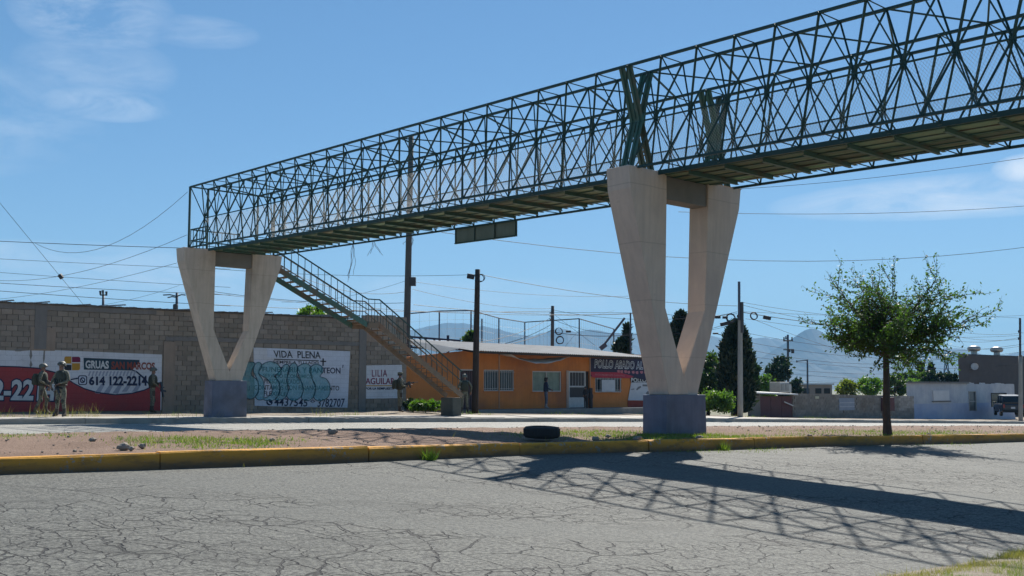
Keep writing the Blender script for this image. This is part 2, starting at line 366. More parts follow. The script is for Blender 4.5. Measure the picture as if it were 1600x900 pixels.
def blades(bases, hmin, hmax, width, m, name, parent=None, lean=.45):
    b = np.asarray(bases, dtype=float); n = len(b); h = rng.uniform(hmin, hmax, n)[:, None]
    a = rng.uniform(0, 2*np.pi, n); x = np.stack([np.cos(a), np.sin(a), 0*a], 1)*width*.5
    l = rng.normal(size=(n, 3))*lean; l[:, 2] = 1; l /= np.linalg.norm(l, axis=1)[:, None]
    v = np.empty((n, 3, 3)); v[:, 0] = b - x; v[:, 1] = b + x; v[:, 2] = b + l*h
    me = bpy.data.meshes.new(name); me.vertices.add(n*3); me.vertices.foreach_set('co', v.ravel())
    me.loops.add(n*3); me.loops.foreach_set('vertex_index', np.arange(n*3, dtype=np.int32))
    me.polygons.add(n); me.polygons.foreach_set('loop_start', np.arange(0, n*3, 3, dtype=np.int32))
    me.update(calc_edges=True); me.materials.append(m); return link(name, me, parent)

# ------------------------------------------------------------------ the setting
M_road = asphalt_mat('cracked_asphalt', (.067, .069, .063), 1.0)
M_road2 = asphalt_mat('pale_worn_asphalt', (.2, .197, .182), .5)
M_dirt = dirt_mat('median_dirt', (.16, .095, .06), (.225, .145, .1), (.26, .18, .13))
M_lot = dirt_mat('far_lot_dirt', (.22, .17, .125), (.28, .235, .18), (.32, .28, .22))
M_plain = dirt_mat('dry_plain', (.2, .18, .12), (.12, .14, .07), (.24, .2, .15))
M_walk = mat('sidewalk_concrete', (.42, .39, .34), (.33, .31, .27), 2.5, .85, .3, vary=.1)
M_grass = leaf_mat('short_green_grass', (.09, .16, .02), (.19, .22, .05), .4)
M_drygrass = leaf_mat('dry_verge_grass', (.2, .19, .07), (.33, .27, .12), .35)
def sheet(name, ss, qs, m, dz=0.0, zf=None, q_map=None, uvs=False):
    mb = MB(); ns, nq = len(ss), len(qs)
    for s in ss:
        for q in qs:
            qq = q_map(s, q) if q_map else q
            mb.v.append(tuple(RS(s, qq, (zf(s, qq) if zf else hz(s, qq)) + dz)))
    for i in range(ns-1):
        for j in range(nq-1): mb.f.append((i*nq+j, (i+1)*nq+j, (i+1)*nq+j+1, i*nq+j+1))
    return struct(link(name, mb.mesh(name, m, True)))
s_near = list(np.arange(-60, 140.1, 2.0))
# one ground sheet under everything, out to the horizon
gs = [-30000, -8000, -2000, -500, -150] + list(range(-60, 141, 10)) + [200, 350, 600, 1200, 3000, 9000, 30000]
gq = [-30000, -8000, -2000, -500, -100, -30, -10, 3, 5, 14, 24, 35, 45, 60, 90, 150, 300, 700, 1500, 4000, 9000, 30000]
def zg(s, q):
    near = z0(s) - .55 if q < 14.5 else z0(s) - .3
    if q > 44: near = z0(s) + .1
    k = min(1, max(0, (max(abs(q-20)-40, abs(s-30)-130))/400)); return near*(1-k) - 3.2*k
sheet('ground', gs, gq, M_plain, zf=zg)
sheet('near_verge', s_near, [-14, -8, -4, -1, 2, 3.5, 4.6, 5.2], M_lot, zf=lambda s, q: z0(s) - .4 + (.02*math.sin(s*2.1+q) if q < 5 else -.06))
sheet('near_road', s_near, list(np.linspace(Q_E-.25, Q_K+.1, 10)), M_road, zf=lambda s, q: z0(s) - .05*(Q_K-q) + .012*math.sin(s*.7+q*1.3))
def zmed(s, q):
    e = min(q-Q_K-.1, Q_M-q); return hz(s, min(max(q, Q_K), Q_M-.001)) - .03 + (.035*math.sin(s*1.9+q*2.3)*math.sin(q*1.7-s*.6) if e > .3 else 0)
sheet('median_ground', list(np.arange(-40, 120.1, .7)), list(np.linspace(Q_K+.05, Q_M-.02, 18)), M_dirt, zf=zmed)
sheet('far_road', s_near, [0, .25, .5, .75, 1], M_road2, zf=lambda s, q: z0(s), q_map=lambda s, t: Q_M - .2 + (qk(s) + .3 - Q_M)*t)
sheet('far_lot', s_near, list(np.linspace(2.2, 26, 14)), M_lot, zf=lambda s, q: hz(s, q) - .02 + (.02*math.sin(s*1.3+q)), q_map=lambda s, t: qk(s) + t)

# kerbs: separate cast lengths with open joints
M_kerb = kerb_paint_mat(); M_kerbg = mat('grey_kerb_concrete', (.34, .32, .28), (.24, .22, .19), 3, .85, .3)
def kerb(name, s0, s1, step, qf, width, zlo, zhi, m, jit=.012):
    root = struct(bpy.data.objects.new(name, None)); COL.objects.link(root); WT[name] = Vector((0, 0, 0)); s = s0
    while s < s1:
        e = min(s+step*random.uniform(.92, 1.08), s1); mb = MB(); k = max(2, int((e-s)/.6)); prof_n = 6; a, b_ = s+.008, e-.008
        dz = random.uniform(-jit, jit); dq = random.uniform(-jit, jit); rows = []
        for i in range(k+1):
            t_ = a + (b_-a)*i/k; q = qf(t_)+dq; z = z0(t_)+dz; c = random.uniform(-.006, .006); ch = random.uniform(.012, .035)
            lo, hi = z+zlo, z+zhi
            rows.append([RS(t_, q+random.uniform(-.004, .004), lo), RS(t_, q+.012+c*.5, hi-ch), RS(t_, q+.012+ch*.8, hi+c), RS(t_, q+width, hi), RS(t_, q+width, lo)])
        for r in rows: mb.v += [tuple(p) for p in r]
        for i in range(k):
            for j in range(4): mb.f.append((i*5+j, i*5+j+1, (i+1)*5+j+1, (i+1)*5+j)[::-1])
        mb.f += [tuple(range(5)), tuple(k*5+j for j in range(4, -1, -1))]
        me = mb.mesh('kerb_block', m); uv = me.uv_layers.new(name='UVMap'); zz = [0, .85, .93, .95, 0]
        for p in me.polygons:
            for li in p.loop_indices: uv.data[li].uv = (0, zz[me.loops[li].vertex_index % 5])
        link('kerb_block', me, root); s = e
    return root
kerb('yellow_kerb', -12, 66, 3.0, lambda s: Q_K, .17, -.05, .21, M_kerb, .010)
kerb('median_back_kerb', 0, 90, 4.0, lambda s: Q_M, .14, -.12, .11, M_kerbg)
kerb('far_kerb', -4, 112, 4.0, qk, .2, -.12, .17, M_kerbg)
# sidewalk of cast slabs along the far side
sw = struct(bpy.data.objects.new('far_sidewalk', None)); COL.objects.link(sw); WT['far_sidewalk'] = Vector((0, 0, 0)); s = -4.0
while s < 112:
    e = s + 1.9; mb = MB(); d = random.uniform(-.012, .012); q0 = lambda t_: qk(t_)+.21
    za, zb = [[hz(t_, q0(t_)+x)+d+.004 for x in (0, 2.1)] for t_ in (s+.012, e-.012)]
    lo = [RS(s+.012, q0(s), za[0]-.1), RS(e-.012, q0(e), zb[0]-.1), RS(e-.012, q0(e)+2.1, zb[1]-.1), RS(s+.012, q0(s)+2.1, za[1]-.1)]
    hi = [RS(s+.012, q0(s), za[0]), RS(e-.012, q0(e), zb[0]), RS(e-.012, q0(e)+2.1, zb[1]), RS(s+.012, q0(s)+2.1, za[1])]
    mb.hexa(lo, hi); link('paving_slab', mb.mesh('paving_slab', M_walk), sw); s = e

# mountains
def ridge(name, pts, Y, depth, m, rough=1.0, seed=1):
    r_ = np.random.default_rng(seed); xs = np.array([p[0] for p in pts], float); ys = np.array([p[1] for p in pts], float)
    px = np.arange(xs.min(), xs.max()+1, 8.0); py = np.interp(px, xs, ys); py += r_.normal(size=len(px))*.55*rough
    rows = 14; mb = MB()
    for j in range(rows):
        t_ = j/(rows-1)
        for i in range(len(px)):
            top = at(px[i], py[i], Y); h = top.z + 3
            spur = .5+.5*math.sin(i*.43+math.sin(i*.17)*2.5+j*.2) ; w_ = (1-t_)**1.25
            z = -3 + h*max(0, w_*(1-.35*spur*math.sin(math.pi*t_)) + r_.normal()*.012*math.sin(math.pi*t_)) if j else top.z
            mb.v.append((top.x*(1-.28*t_*depth/Y), Y - depth*t_, z))
    n = len(px)
    for j in range(rows-1):
        for i in range(n-1): mb.f.append((j*n+i, (j+1)*n+i, (j+1)*n+i+1, j*n+i+1))
    bk = len(mb.v)
    for i in range(n):
        p = Vector(mb.v[i]); mb.v.append((p.x*1.15, Y+depth*.6, -4))
    for i in range(n-1): mb.f.append((i, i+1, bk+i+1, bk+i))
    return struct(link(name, mb.mesh(name, m, False)))
M_mt = mat('dry_mountain_scrub', (.075, .075, .065), (.045, .055, .05), .004, .95, 0)
ridge('mountains', [(-1500, 560), (-1000, 530), (-500, 545), (-100, 530), (200, 540), (420, 530), (560, 530), (620, 521), (650, 514), (690, 505), (720, 504), (745, 509), (775, 513), (800, 520), (825, 526), (850, 519), (872, 513), (900, 519), (925, 515), (950, 520), (985, 521), (1010, 528), (1060, 534), (1090, 527), (1112, 524), (1135, 531), (1150, 533), (1175, 528), (1205, 529), (1240, 531), (1300, 540), (1360, 548), (1430, 552), (1460, 548), (1478, 544), (1500, 544), (1522, 549), (1540, 556), (1568, 555), (1600, 548), (1640, 545), (1700, 553), (1900, 540), (2300, 530), (2800, 550), (3300, 560)], 6200, 2300, M_mt, 1, 3)
ridge('peak_hill', [(1130, 600), (1170, 572), (1205, 549), (1228, 536), (1245, 524), (1258, 516), (1268, 513), (1278, 515), (1292, 524), (1308, 534), (1330, 545), (1370, 562), (1420, 584), (1470, 600)], 5000, 1300, M_mt, .5, 5)

# ------------------------------------------------------------------ the footbridge
TH = .6982; D_ = Vector((-math.sin(TH), math.cos(TH), 0)); V_ = Vector((math.cos(TH+.0744), math.sin(TH+.0744), 0))
E0 = Vector((-11.05, 38.0, CAMZ + 6.8855)); A_, B_, HT, HM, BAY, U0, SL = .688, 1.979, 2.103, 1.094, .904, .475, .0198
def BP(u, w, h): return E0 - D_*u + V_*w + Vector((0, 0, h - SL*u))
M_steel = mat('dark_green_painted_steel', (.010, .048, .044), (.018, .06, .052), 5, .6, .1, streak=.25)
M_steel2 = mat('rust_mottled_green_steel', (.04, .14, .115), (.08, .11, .075), 4, .6, .15, streak=.3, stain=(.15, .085, .045))
M_deck = mat('weathered_deck_plank', (.16, .245, .15), (.175, .215, .125), 3, .8, .3, vary=.4, streak=.2, stain=(.17, .13, .075))
M_wire = mat('galvanised_wire', (.3, .32, .33), (.22, .22, .22), 9, .5, 0, metal=.6)
NN = 37; UE = U0 + BAY*(NN-1) + .4
bridge = thing('footbridge', BP(UE/2, A_+B_/2, -HT), 'dark green steel lattice truss footbridge spanning the road on concrete piers', 'footbridge')
for w in (0, A_, A_+B_, 2*A_+B_):
    MB().ell(BP(-.03, w, 0), BP(UE, w, 0), .066, .012).build('top_chord', M_steel, bridge)
    MB().ell(BP(-.03, w, -HT), BP(UE, w, -HT), .058, .012).build('bottom_chord', M_steel, bridge)
for w in (A_/2, 1.5*A_+B_): MB().ell(BP(U0-.05, w, -HM), BP(UE, w, -HM), .036, .008).build('mid_rail', M_steel, bridge)
def un(n): return U0 + BAY*n
def ut(n): return U0 - BAY/2 + BAY*n      # chord nodes sit half a bay from the waist nodes
cache = {}
def member(name, pa, pb, w, key, m=None):
    k = (name, key)
    if k not in cache: cache[k] = MB().ell(Vector((0, 0, 0)), pb-pa, w, .009).mesh(name, m or M_steel)
    return link(name, cache[k], bridge, pa)
for n in range(NN):
    u = un(n)
    for wm_ in (A_/2, 1.5*A_+B_):
        Mn = BP(u, wm_, -HM)
        for sg in (-1, 1):
            w = wm_ + sg*A_/2
            for h, tg in ((0, 't'), (-HT, 'b')):
                ua_, ub_ = (ut(n+1), ut(n)) if tg == 't' else (ut(n), ut(n+1))
                member('upright', BP(ua_, w, h), Mn, .038, (sg, tg, h))
                member('diagonal', BP(ub_, w, h), Mn, .026, (sg, tg, 0))
        k = ('gusset',)
        if k not in cache:
            cache[k] = MB().box((0, 0, 0), (.12, .012, .12), (D_, V_, Vector((0, 0, 1)))).box((0, 0, 0), (.1, .04, .03), (D_, V_, Vector((0, 0, 1)))).mesh('gusset_plate', M_steel)
        link('gusset_plate', cache[k], bridge, Mn)
    for wa in (0, A_+B_):
        for h in (0, -HT): member('lacing_bar', BP(ut(n), wa, h), BP(ut(n), wa+A_, h), .02, 'x')
    # floor beam under the inner bottom chords, with tapered ends
    if ('fb',) not in cache:
        o_ = Vector((0, 0, 0)); mb = MB(); e = V_*(B_+.1); b0 = o_ - V_*.05
        for dz, ww, hh in ((-.045, .07, .012), (-.12, .07, .012), (-.082, .012, .066)): mb.bar(b0 + Vector((0, 0, dz)) + (V_*.2 if dz < -.06 else o_), b0 + e + Vector((0, 0, dz)) - (V_*.2 if dz < -.06 else o_), ww, hh)
        cache[('fb',)] = mb.mesh('floor_beam', M_steel2)
    link('floor_beam', cache[('fb',)], bridge, BP(ut(n), A_, -HT))
for n in range(0, NN-1):
    a, b = (A_, A_+B_) if n % 2 else (A_+B_, A_)
    member('top_brace', BP(ut(n), a, 0), BP(ut(n+1), b, 0), .033, n % 2)
MB().ell(BP(0, A_, 0), BP(0, A_+B_, 0), .05).build('end_strut', M_steel, bridge)
for w in (0, A_, A_+B_, 2*A_+B_): MB().bar(BP(0, w, 0), BP(0, w, -HT-.02), .065).build('end_post', M_steel, bridge)
for wa in (0, A_+B_): MB().ell(BP(0, wa, 0), BP(0, wa+A_, 0), .05).build('end_strut', M_steel, bridge)
# deck planks, seven across, in lengths, plus edge channels
npl = 7; pw = (B_ - .1)/npl; u = -.02; L = 4*BAY
while u < UE:
    e = min(u+L, UE)
    for k in range(npl):
        w = A_ + .05 + k*pw; dz = random.uniform(-.012, .008); mb = MB(); g = random.uniform(.012, .03)
        lo = [BP(u+.006, w+g/2, -HT+.005+dz), BP(e-.006, w+g/2, -HT+.005+dz), BP(e-.006, w+pw-g/2, -HT+.005+dz), BP(u+.006, w+pw-g/2, -HT+.005+dz)]
        mb.hexa([p - Vector((0, 0, .035)) for p in lo][::-1], lo[::-1]); mb.build('deck_plank', M_deck, bridge)
    u = e
for w, zz, hh in ((A_-.03, -.035, .085), (A_+B_-.03, 0, .05)): MB().bar(BP(0, w, -HT+zz), BP(UE, w, -HT+zz), .03, hh).build('edge_channel', M_steel, bridge)
for k in range(5):
    w = A_ + B_*(k+.5)/5; MB().bar(BP(0, w, -HT-.04), BP(UE, w, -HT-.04), .035, .03).build('deck_stringer', M_steel2, bridge)
# chain-link mesh on the lower half of both walls
for wm_, wi in ((A_/2, A_+.01), (1.5*A_+B_, A_+B_-.01)):
    mb = MB(); st = .062; h0, h1 = -HT+.12, -HM-.03
    def mp_(u, t_): h = h0 + (h1-h0)*t_; return BP(u, wi + (wm_-wi)*((h+HT)/(HT-HM)), h)
    u = .4; rise = (h1-h0)
    while u < UE-1.0:
        for sg in (1, -1):
            a, b = (u, u+rise*.8) if sg > 0 else (u+rise*.8, u)
            p, q = mp_(a, 0), mp_(b, 1); d = (q-p).normalized(); x = d.cross(V_).normalized()*.0022; y = V_*.0022; bb = len(mb.v)
            mb.v += [tuple(p+x), tuple(p-x*.5+y), tuple(p-x*.5-y), tuple(q+x), tuple(q-x*.5+y), tuple(q-x*.5-y)]
            mb.f += [(bb, bb+1, bb+4, bb+3), (bb+1, bb+2, bb+5, bb+4), (bb+2, bb, bb+3, bb+5)]
        u += st
    stuff(mb.build('wire_mesh', M_wire, bridge))
# heavy crossed frames over the middle pier
UP = 20.75
for wa, wb in ((0, A_), (A_+B_, 2*A_+B_)):
    for du in (-.1, .1):
        for x, y in ((wa, wb), (wb, wa)):
            mb = MB(); p, q = BP(UP+du, x, -.02), BP(UP+du, y, -HT-.03)
            for off in (-.04, .04): mb.bar(p+D_*off, q+D_*off, .012, .09, D_)
            mb.bar(p, q, .08, .012, D_); mb.build('pier_frame_leg', M_steel2, bridge)
    MB().box(BP(UP, (wa+wb)/2, -HT*.5), (.4, .02, .2), (D_, V_, Vector((0, 0, 1)))).build('frame_gusset', M_steel2, bridge)
# sign panel hung under the far side, seen from behind
w = 2*A_+B_+.06; ua, ub = 10.85, 13.6
pn = MB().hexa([BP(ua, w-.01, -HT-.44), BP(ub, w-.01, -HT-.44), BP(ub, w+.01, -HT-.44), BP(ua, w+.01, -HT-.44)], [BP(ua, w-.01, -HT+.02), BP(ub, w-.01, -HT+.02), BP(ub, w+.01, -HT+.02), BP(ua, w+.01, -HT+.02)]).build('sign_panel', mat('grey_green_sheet_panel', (.15, .2, .17), (.11, .15, .125), 2, .6, .1, streak=.3), bridge)
for u in np.linspace(ua+.03, ub-.03, 4): MB().bar(BP(u, w-.03, -HT-.42), BP(u, w-.03, -HT), .03).build('panel_batten', M_steel, pn)
MB().bar(BP(ua, w-.03, -HT-.42), BP(ub, w-.03, -HT-.42), .03).build('panel_batten', M_steel, pn)
# landing and its railing at the far end
zl = Vector((0, 0, 0)); UL = -1.35; WL = 3.3
MB().hexa([BP(0-.03, A_, -HT-.06), BP(UL, A_, -HT-.06), BP(UL, WL, -HT-.06), BP(0-.03, WL, -HT-.06)], [BP(0-.03, A_, -HT-.01), BP(UL, A_, -HT-.01), BP(UL, WL, -HT-.01), BP(0-.03, WL, -HT-.01)]).build('landing', M_steel2, bridge)
rl = MB()
for h in (.8, .4): rl.bar(BP(-.05, A_, -HT+h), BP(UL, A_, -HT+h), .04); rl.bar(BP(UL, A_, -HT+h), BP(UL, A_+B_, -HT+h), .04)
ro = rl.build('landing_rail', M_steel, bridge)
for k in range(5): MB().bar(BP(UL*k/5-.06, A_, -HT), BP(UL*k/5-.06, A_, -HT+.8), .022).build('baluster', M_steel, ro)
for k in range(9): MB().bar(BP(UL, A_+B_*k/8, -HT), BP(UL, A_+B_*k/8, -HT+.8), .022).build('baluster', M_steel, ro)
# dead creepers dangling from the far bottom chord
for px in (553, 585, 646):
    u = {553: 5.4, 585: 6.6, 646: 8.7}[px]; p = BP(u, 2*A_+B_, -HT); ln = {553: 1.35, 585: .5, 646: .35}[px]
    for k in range(4):
        pts = [p]; q = p.copy(); x = Vector((random.uniform(-.3, .3), 0, 0))
        for j in range(6): q = q + Vector((random.uniform(-.05, .05), random.uniform(-.03, .03), -ln/6*random.uniform(.6, 1.1))) + x*.12; pts.append(q.copy())
        MB().tube(pts, .006, 4).build('dead_creeper', M_wire if False else mat('dry_stem', (.09, .07, .05)), bridge)

# ------------------------------------------------------------------ concrete piers
M_conc = mat('cream_painted_concrete', (.63, .515, .415), (.55, .45, .365), 1.6, .85, .3, streak=.3, joints=1.13, stain=(.46, .37, .31))
M_conc2 = mat('soot_marked_concrete', (.55, .46, .375), (.46, .39, .315), 1.6, .85, .3, streak=.4, joints=1.13, stain=(.33, .27, .22))
M_plinth = mat('slate_blue_painted_plinth', (.15, .165, .22), (.11, .125, .17), 3, .8, .35, streak=.35, stain=(.09, .095, .11))
M_beam = mat('grey_concrete_beam', (.2, .19, .17), (.15, .145, .13), 2.5, .85, .2)
def pier(uc, zb, zt, zblk, m, label, ang=0):
    wc = A_+B_/2; c = BP(uc, wc, 0); c.z = 0
    t = thing('concrete_pier', (c.x, c.y, zb), label, 'bridge pier', 'concrete piers carrying the footbridge')
    P = lambda w, u, z: Vector((c.x, c.y, 0)) - D_*u + V_*w + Vector((0, 0, z))
    H = zt - zblk
    MB().hexa([P(-.69, .16, zb-.4), P(.69, .16, zb-.4), P(.69, -.5, zb-.4), P(-.69, -.5, zb-.4)], [P(-.67, .15, zblk), P(.67, .15, zblk), P(.67, -.49, zblk), P(-.67, -.49, zblk)]).build('plinth', M_plinth, t, bevel=.015)
    for sg in (-1, 1):
        lv = [(0, .52, -.15, .25), (.39, 1.12, .70, .27), (.9, 1.90, .74, .29), (1.0, 1.96, .75, .285)]; mb = MB()
        for f, wo, wi, hu in lv:
            z = zblk + H*f; hu -= .028*sg; uo = -.17*(1-f); mb.v += [tuple(P(sg*wo, hu+uo, z)), tuple(P(sg*wi, hu+uo, z)), tuple(P(sg*wi, -hu+uo, z)), tuple(P(sg*wo, -hu+uo, z))]
        for i in range(len(lv)-1):
            for j in range(4):
                f = (i*4+j, i*4+(j+1) % 4, (i+1)*4+(j+1) % 4, (i+1)*4+j); mb.f.append(f if sg < 0 else f[::-1])
        mb.f += [(3, 2, 1, 0), tuple(len(mb.v)-4+j for j in range(4))]
        mb.build('column', m, t, bevel=.02)
    MB().hexa([P(-.75, .2, zt-.52), P(.75, .2, zt-.52), P(.75, -.2, zt-.52), P(-.75, -.2, zt-.52)], [P(-.75, .2, zt-.05), P(.75, .2, zt-.05), P(.75, -.2, zt-.05), P(-.75, -.2, zt-.05)]).build('cross_beam', M_beam, t)
    return t
pier(UP, .55, 5.97, 1.46, M_conc, 'cream V-shaped concrete pier on a slate plinth in the median beside the tyre')
pier(-.1, .7, 6.36, 1.85, M_conc2, 'smudged V-shaped concrete pier at the far end before the block wall')

# ------------------------------------------------------------------ stairway
M_stair = mat('brown_rusted_stair_steel', (.22, .155, .1), (.15, .11, .075), 4, .75, .2, stain=(.24, .13, .075))
def SP(u, w, z): p = BP(u, w, 0); p.z = z; return p
sx = [(3.3, 6.28), (7.75, 4.2), (8.35, 4.2), (12.7, 1.42)]   # (w, walking level)
st = thing('steel_stairway', SP(-.75, 12.7, .6), 'rusty open-tread steel stairway climbing along the wall to the footbridge', 'stairway')
UA, UB = -.22, -1.3
for u in (UA, UB):
    for i in range(3):
        (w0, za), (w1, zb) = sx[i], sx[i+1]
        MB().bar(SP(u, w0-.02, za-.16), SP(u, w1+.02, zb-.16), .05, .2).build('stringer', M_stair if i else M_steel2, st)
for i, nst in ((0, 14), (2, 15)):
    (w0, za), (w1, zb) = sx[i], sx[i+1]; k = ('tread', i)
    for j in range(nst):
        f = (j+.5)/nst; w = w0+(w1-w0)*f; z = za+(zb-za)*f - .05; hw = .13
        if k not in cache:
            cache[k] = MB().hexa([V_*-hw, -D_*(UB-UA) + V_*-hw, -D_*(UB-UA) + V_*hw, V_*hw][::-1], [x + Vector((0, 0, .035)) for x in (V_*-hw, -D_*(UB-UA) + V_*-hw, -D_*(UB-UA) + V_*hw, V_*hw)][::-1]).mesh('tread', M_stair)
        link('tread', cache[k], st, SP(UA, w, z))
MB().hexa([SP(UA, 7.72, 4.1), SP(UB, 7.72, 4.1), SP(UB, 8.38, 4.1), SP(UA, 8.38, 4.1)], [SP(UA, 7.72, 4.19), SP(UB, 7.72, 4.19), SP(UB, 8.38, 4.19), SP(UA, 8.38, 4.19)]).build('mid_landing', M_stair, st)
for u in (UA, UB):
    for dh, th in ((.86, .042), (.45, .03)):
        mb = MB()
        for i in range(3):
            (w0, za), (w1, zb) = sx[i], sx[i+1]; mb.bar(SP(u, w0, za+dh), SP(u, w1, zb+dh), th)
        mb.build('handrail', M_steel if u == UA else M_stair, st)
    for i in range(3):
        (w0, za), (w1, zb) = sx[i], sx[i+1]; nb = [15, 2, 15][i]
        for j in range(nb): f = (j+.2)/nb; MB().bar(SP(u, w0+(w1-w0)*f, za+(zb-za)*f-.12), SP(u, w0+(w1-w0)*f, za+(zb-za)*f+.86), .022).build('baluster', M_steel, st)
s_, q_ = to_rs(SP(-.75, 12.6, 0)); tag(MB().rs(s_-.3, s_+.16, q_-.42, q_+.42, hz(s_, q_)-.2, 1.2).build('stair_footing', mat('dark_stained_concrete', (.1, .105, .09), (.06, .065, .055), 3, .9, .3), bevel=.03), 'dark concrete footing block under the bottom of the stairway', 'concrete block')

# ------------------------------------------------------------------ block wall with painted advertisements
QW = 43.45
M_block = mat('grey_concrete_block', (.32, .265, .22), (.25, .21, .175), 5, .92, .5, vary=.17, stain=(.26, .2, .15), world=True)
M_mortar = mat('wall_mortar_core', (.24, .22, .2), (.19, .175, .16), 6, .95, .4)
M_pil = mat('brown_concrete_pilaster', (.33, .25, .19), (.26, .2, .15), 2, .9, .3, streak=.3)
M_pil2 = mat('dark_concrete_tie', (.22, .2, .18), (.17, .155, .14), 2, .9, .3, streak=.3)
c = RS(12, QW, z0(12))
wall = thing('block_wall', c, 'long grey concrete block wall with painted advertisements behind the far sidewalk', 'wall')
S0, S1 = 2.0, 30.0
def wtop(s): return 4.72 if s < 27.6 else 4.95
mb = MB(); mb.rs(S0, 27.6, QW+.03, QW+.17, -.2, 4.68); mb.rs(27.6, S1, QW+.03, QW+.17, -.2, 4.91); mb.build('wall_core', M_mortar, wall)
blk = []; row = 0; z = .3
pil_s = [pr(63, 515, QW)[0], pr(264, 580, QW)[0], pr(565, 560, QW)[0]]
while z < 4.9:
    s = S0 + (.2 if row % 2 else 0)
    while s < S1-.05:
        e = min(s+.395, S1)
        if z+.19 <= wtop((s+e)/2) + .001 and (z > z0(s) - .1): blk.append((s+.006, e-.006, z+.006, z+.191))
        s += .4
    z += .2; row += 1
def priority(b):
    s, e, za, zb = b; pix = RS(s, QW, za).y; vis = s > 11.3
    return (0 if vis and za > 2.95 else 1 if vis else 2, pix)
blk.sort(key=priority)
rest = MB(); bc = {}
for i, (s, e, za, zb) in enumerate(blk):
    pq = random.uniform(-.010, .010) - (.012 if za > 3.05 and random.random() < .07 else 0)
    if i < 300:
        k = round(e-s, 2)
        if k not in bc: bc[k] = MB().rs(0, e-s, 0, .06, 0, .185).mesh('concrete_block', M_block)
        link('concrete_block', bc[k], wall, RS(s, QW-.02+pq, za))
    else: rest.rs(s, e, QW-.02+pq, QW+.04, za, zb)
stuff(rest.build('block_courses', M_block, wall))
for k, s in enumerate(pil_s):
    if k == 0: MB().rs(s-.22, s+.22, QW-.05, QW+.03, 3.05, 4.66).build('pilaster', M_pil2, wall); MB().rs(s-.35, s+.55, QW-.045, QW+.03, 2.99, 3.85).build('render_patch', M_pil, wall)
    else: MB().rs(s-.26 + (.1 if k == 2 else 0), s+.22, QW-.06, QW+.03, .2, 3.45 if k == 1 else 4.66).build('pilaster', M_pil if k == 1 else M_pil2, wall)
MB().rs(pil_s[1]-.2, S1-2.4, QW-.04, QW+.03, 3.5, 3.66).build('tie_beam', M_pil2, wall)
MB().rs(S0, pil_s[1]-.6, QW-.035, QW+.03, 4.52, 4.70).build('tie_beam', M_pil2, wall)
MB().rs(27.75, S1-.8, QW-.043, QW+.03, 3.7, 4.93).build('render_patch', M_pil, wall)
# end pillar, stucco band and the ragged corrugated roof edge above the wall
s_e = pr(612, 515, QW)[0]; MB().rs(s_e-.22, s_e+.2, QW-.05, QW+.2, 3.66, 4.97).build('end_pillar', mat('cream_block_pillar', (.3, .27, .23), (.22, .2, .17), 3, .9, .3), wall)
mb = MB(); s = S0
while s < 27.2:
    e = s+.076; za = 4.74 + random.uniform(-.015, .015) + (random.uniform(.03, .09) if random.random() < .06 else 0)
    pts = [(s, 0), (s+.038, .035), (e, 0)]
    for (a, ha), (b_, hb) in zip(pts[:-1], pts[1:]): mb.hexa([RS(a, QW-.12, za+ha-.012), RS(b_, QW-.12, za+hb-.012), RS(b_, QW+3, za+hb+.1), RS(a, QW+3, za+ha+.1)], [RS(a, QW-.12, za+ha), RS(b_, QW-.12, za+hb), RS(b_, QW+3, za+hb+.112), RS(a, QW+3, za+ha+.112)])
    s = e
mb.build('roof_edge', mat('dark_corrugated_roofing', (.06, .06, .06), (.09, .075, .06), 2, .6, .1), wall)

# painting helpers: everything lies on the wall plane at its real place and size
def poly_sheet(name, pts, q, m, parent, thick=.004):
    """flat sheet from an outline of (s, z) points"""
    bm = bmesh.new(); f = bm.faces.new([bm.verts.new(RS(s, q, z)) for s, z in pts]); bmesh.ops.recalc_face_normals(bm, faces=[f])
    n = RS(0, -1); 
    if f.normal.dot(n) < 0: f.normal_flip()
    r_ = bmesh.ops.extrude_face_region(bm, geom=[f]); bmesh.ops.translate(bm, verts=[v for v in r_['geom'] if isinstance(v, bmesh.types.BMVert)], vec=n*thick)
    uvl = bm.loops.layers.uv.new('UVMap')
    for fc in bm.faces:
        for l in fc.loops: s, q_2 = to_rs(l.vert.co); l[uvl].uv = (s, l.vert.co.z)
    bmesh.ops.triangulate(bm, faces=[x for x in bm.faces if len(x.verts) > 4])
    bmesh.ops.recalc_face_normals(bm, faces=bm.faces)
    me = bpy.data.meshes.new(name); bm.to_mesh(me); bm.free(); me.materials.append(m); return link(name, me, parent)
def PX(q, *pts): return [pr(x, y, q) for x, y in pts]
_tc = {}
def text_mesh(txt, bold, shear=0.0, res=3, sp=1.0):
    k = (txt, bold, shear, sp)
    if k in _tc: return _tc[k]
    cu = bpy.data.curves.new('lettering', 'FONT'); cu.body = txt; cu.offset = bold; cu.shear = shear; cu.resolution_u = res; cu.space_character = sp
    o = bpy.data.objects.new('lettering', cu); COL.objects.link(o); bpy.context.view_layer.update()
    me = bpy.data.meshes.new_from_object(o.evaluated_get(bpy.context.evaluated_depsgraph_get()))
    bpy.data.objects.remove(o); v = np.array([w_.co[:2] for w_ in me.vertices]); f = [tuple(p.vertices) for p in me.polygons]; bpy.data.meshes.remove(me)
    _tc[k] = (v, f); return _tc[k]
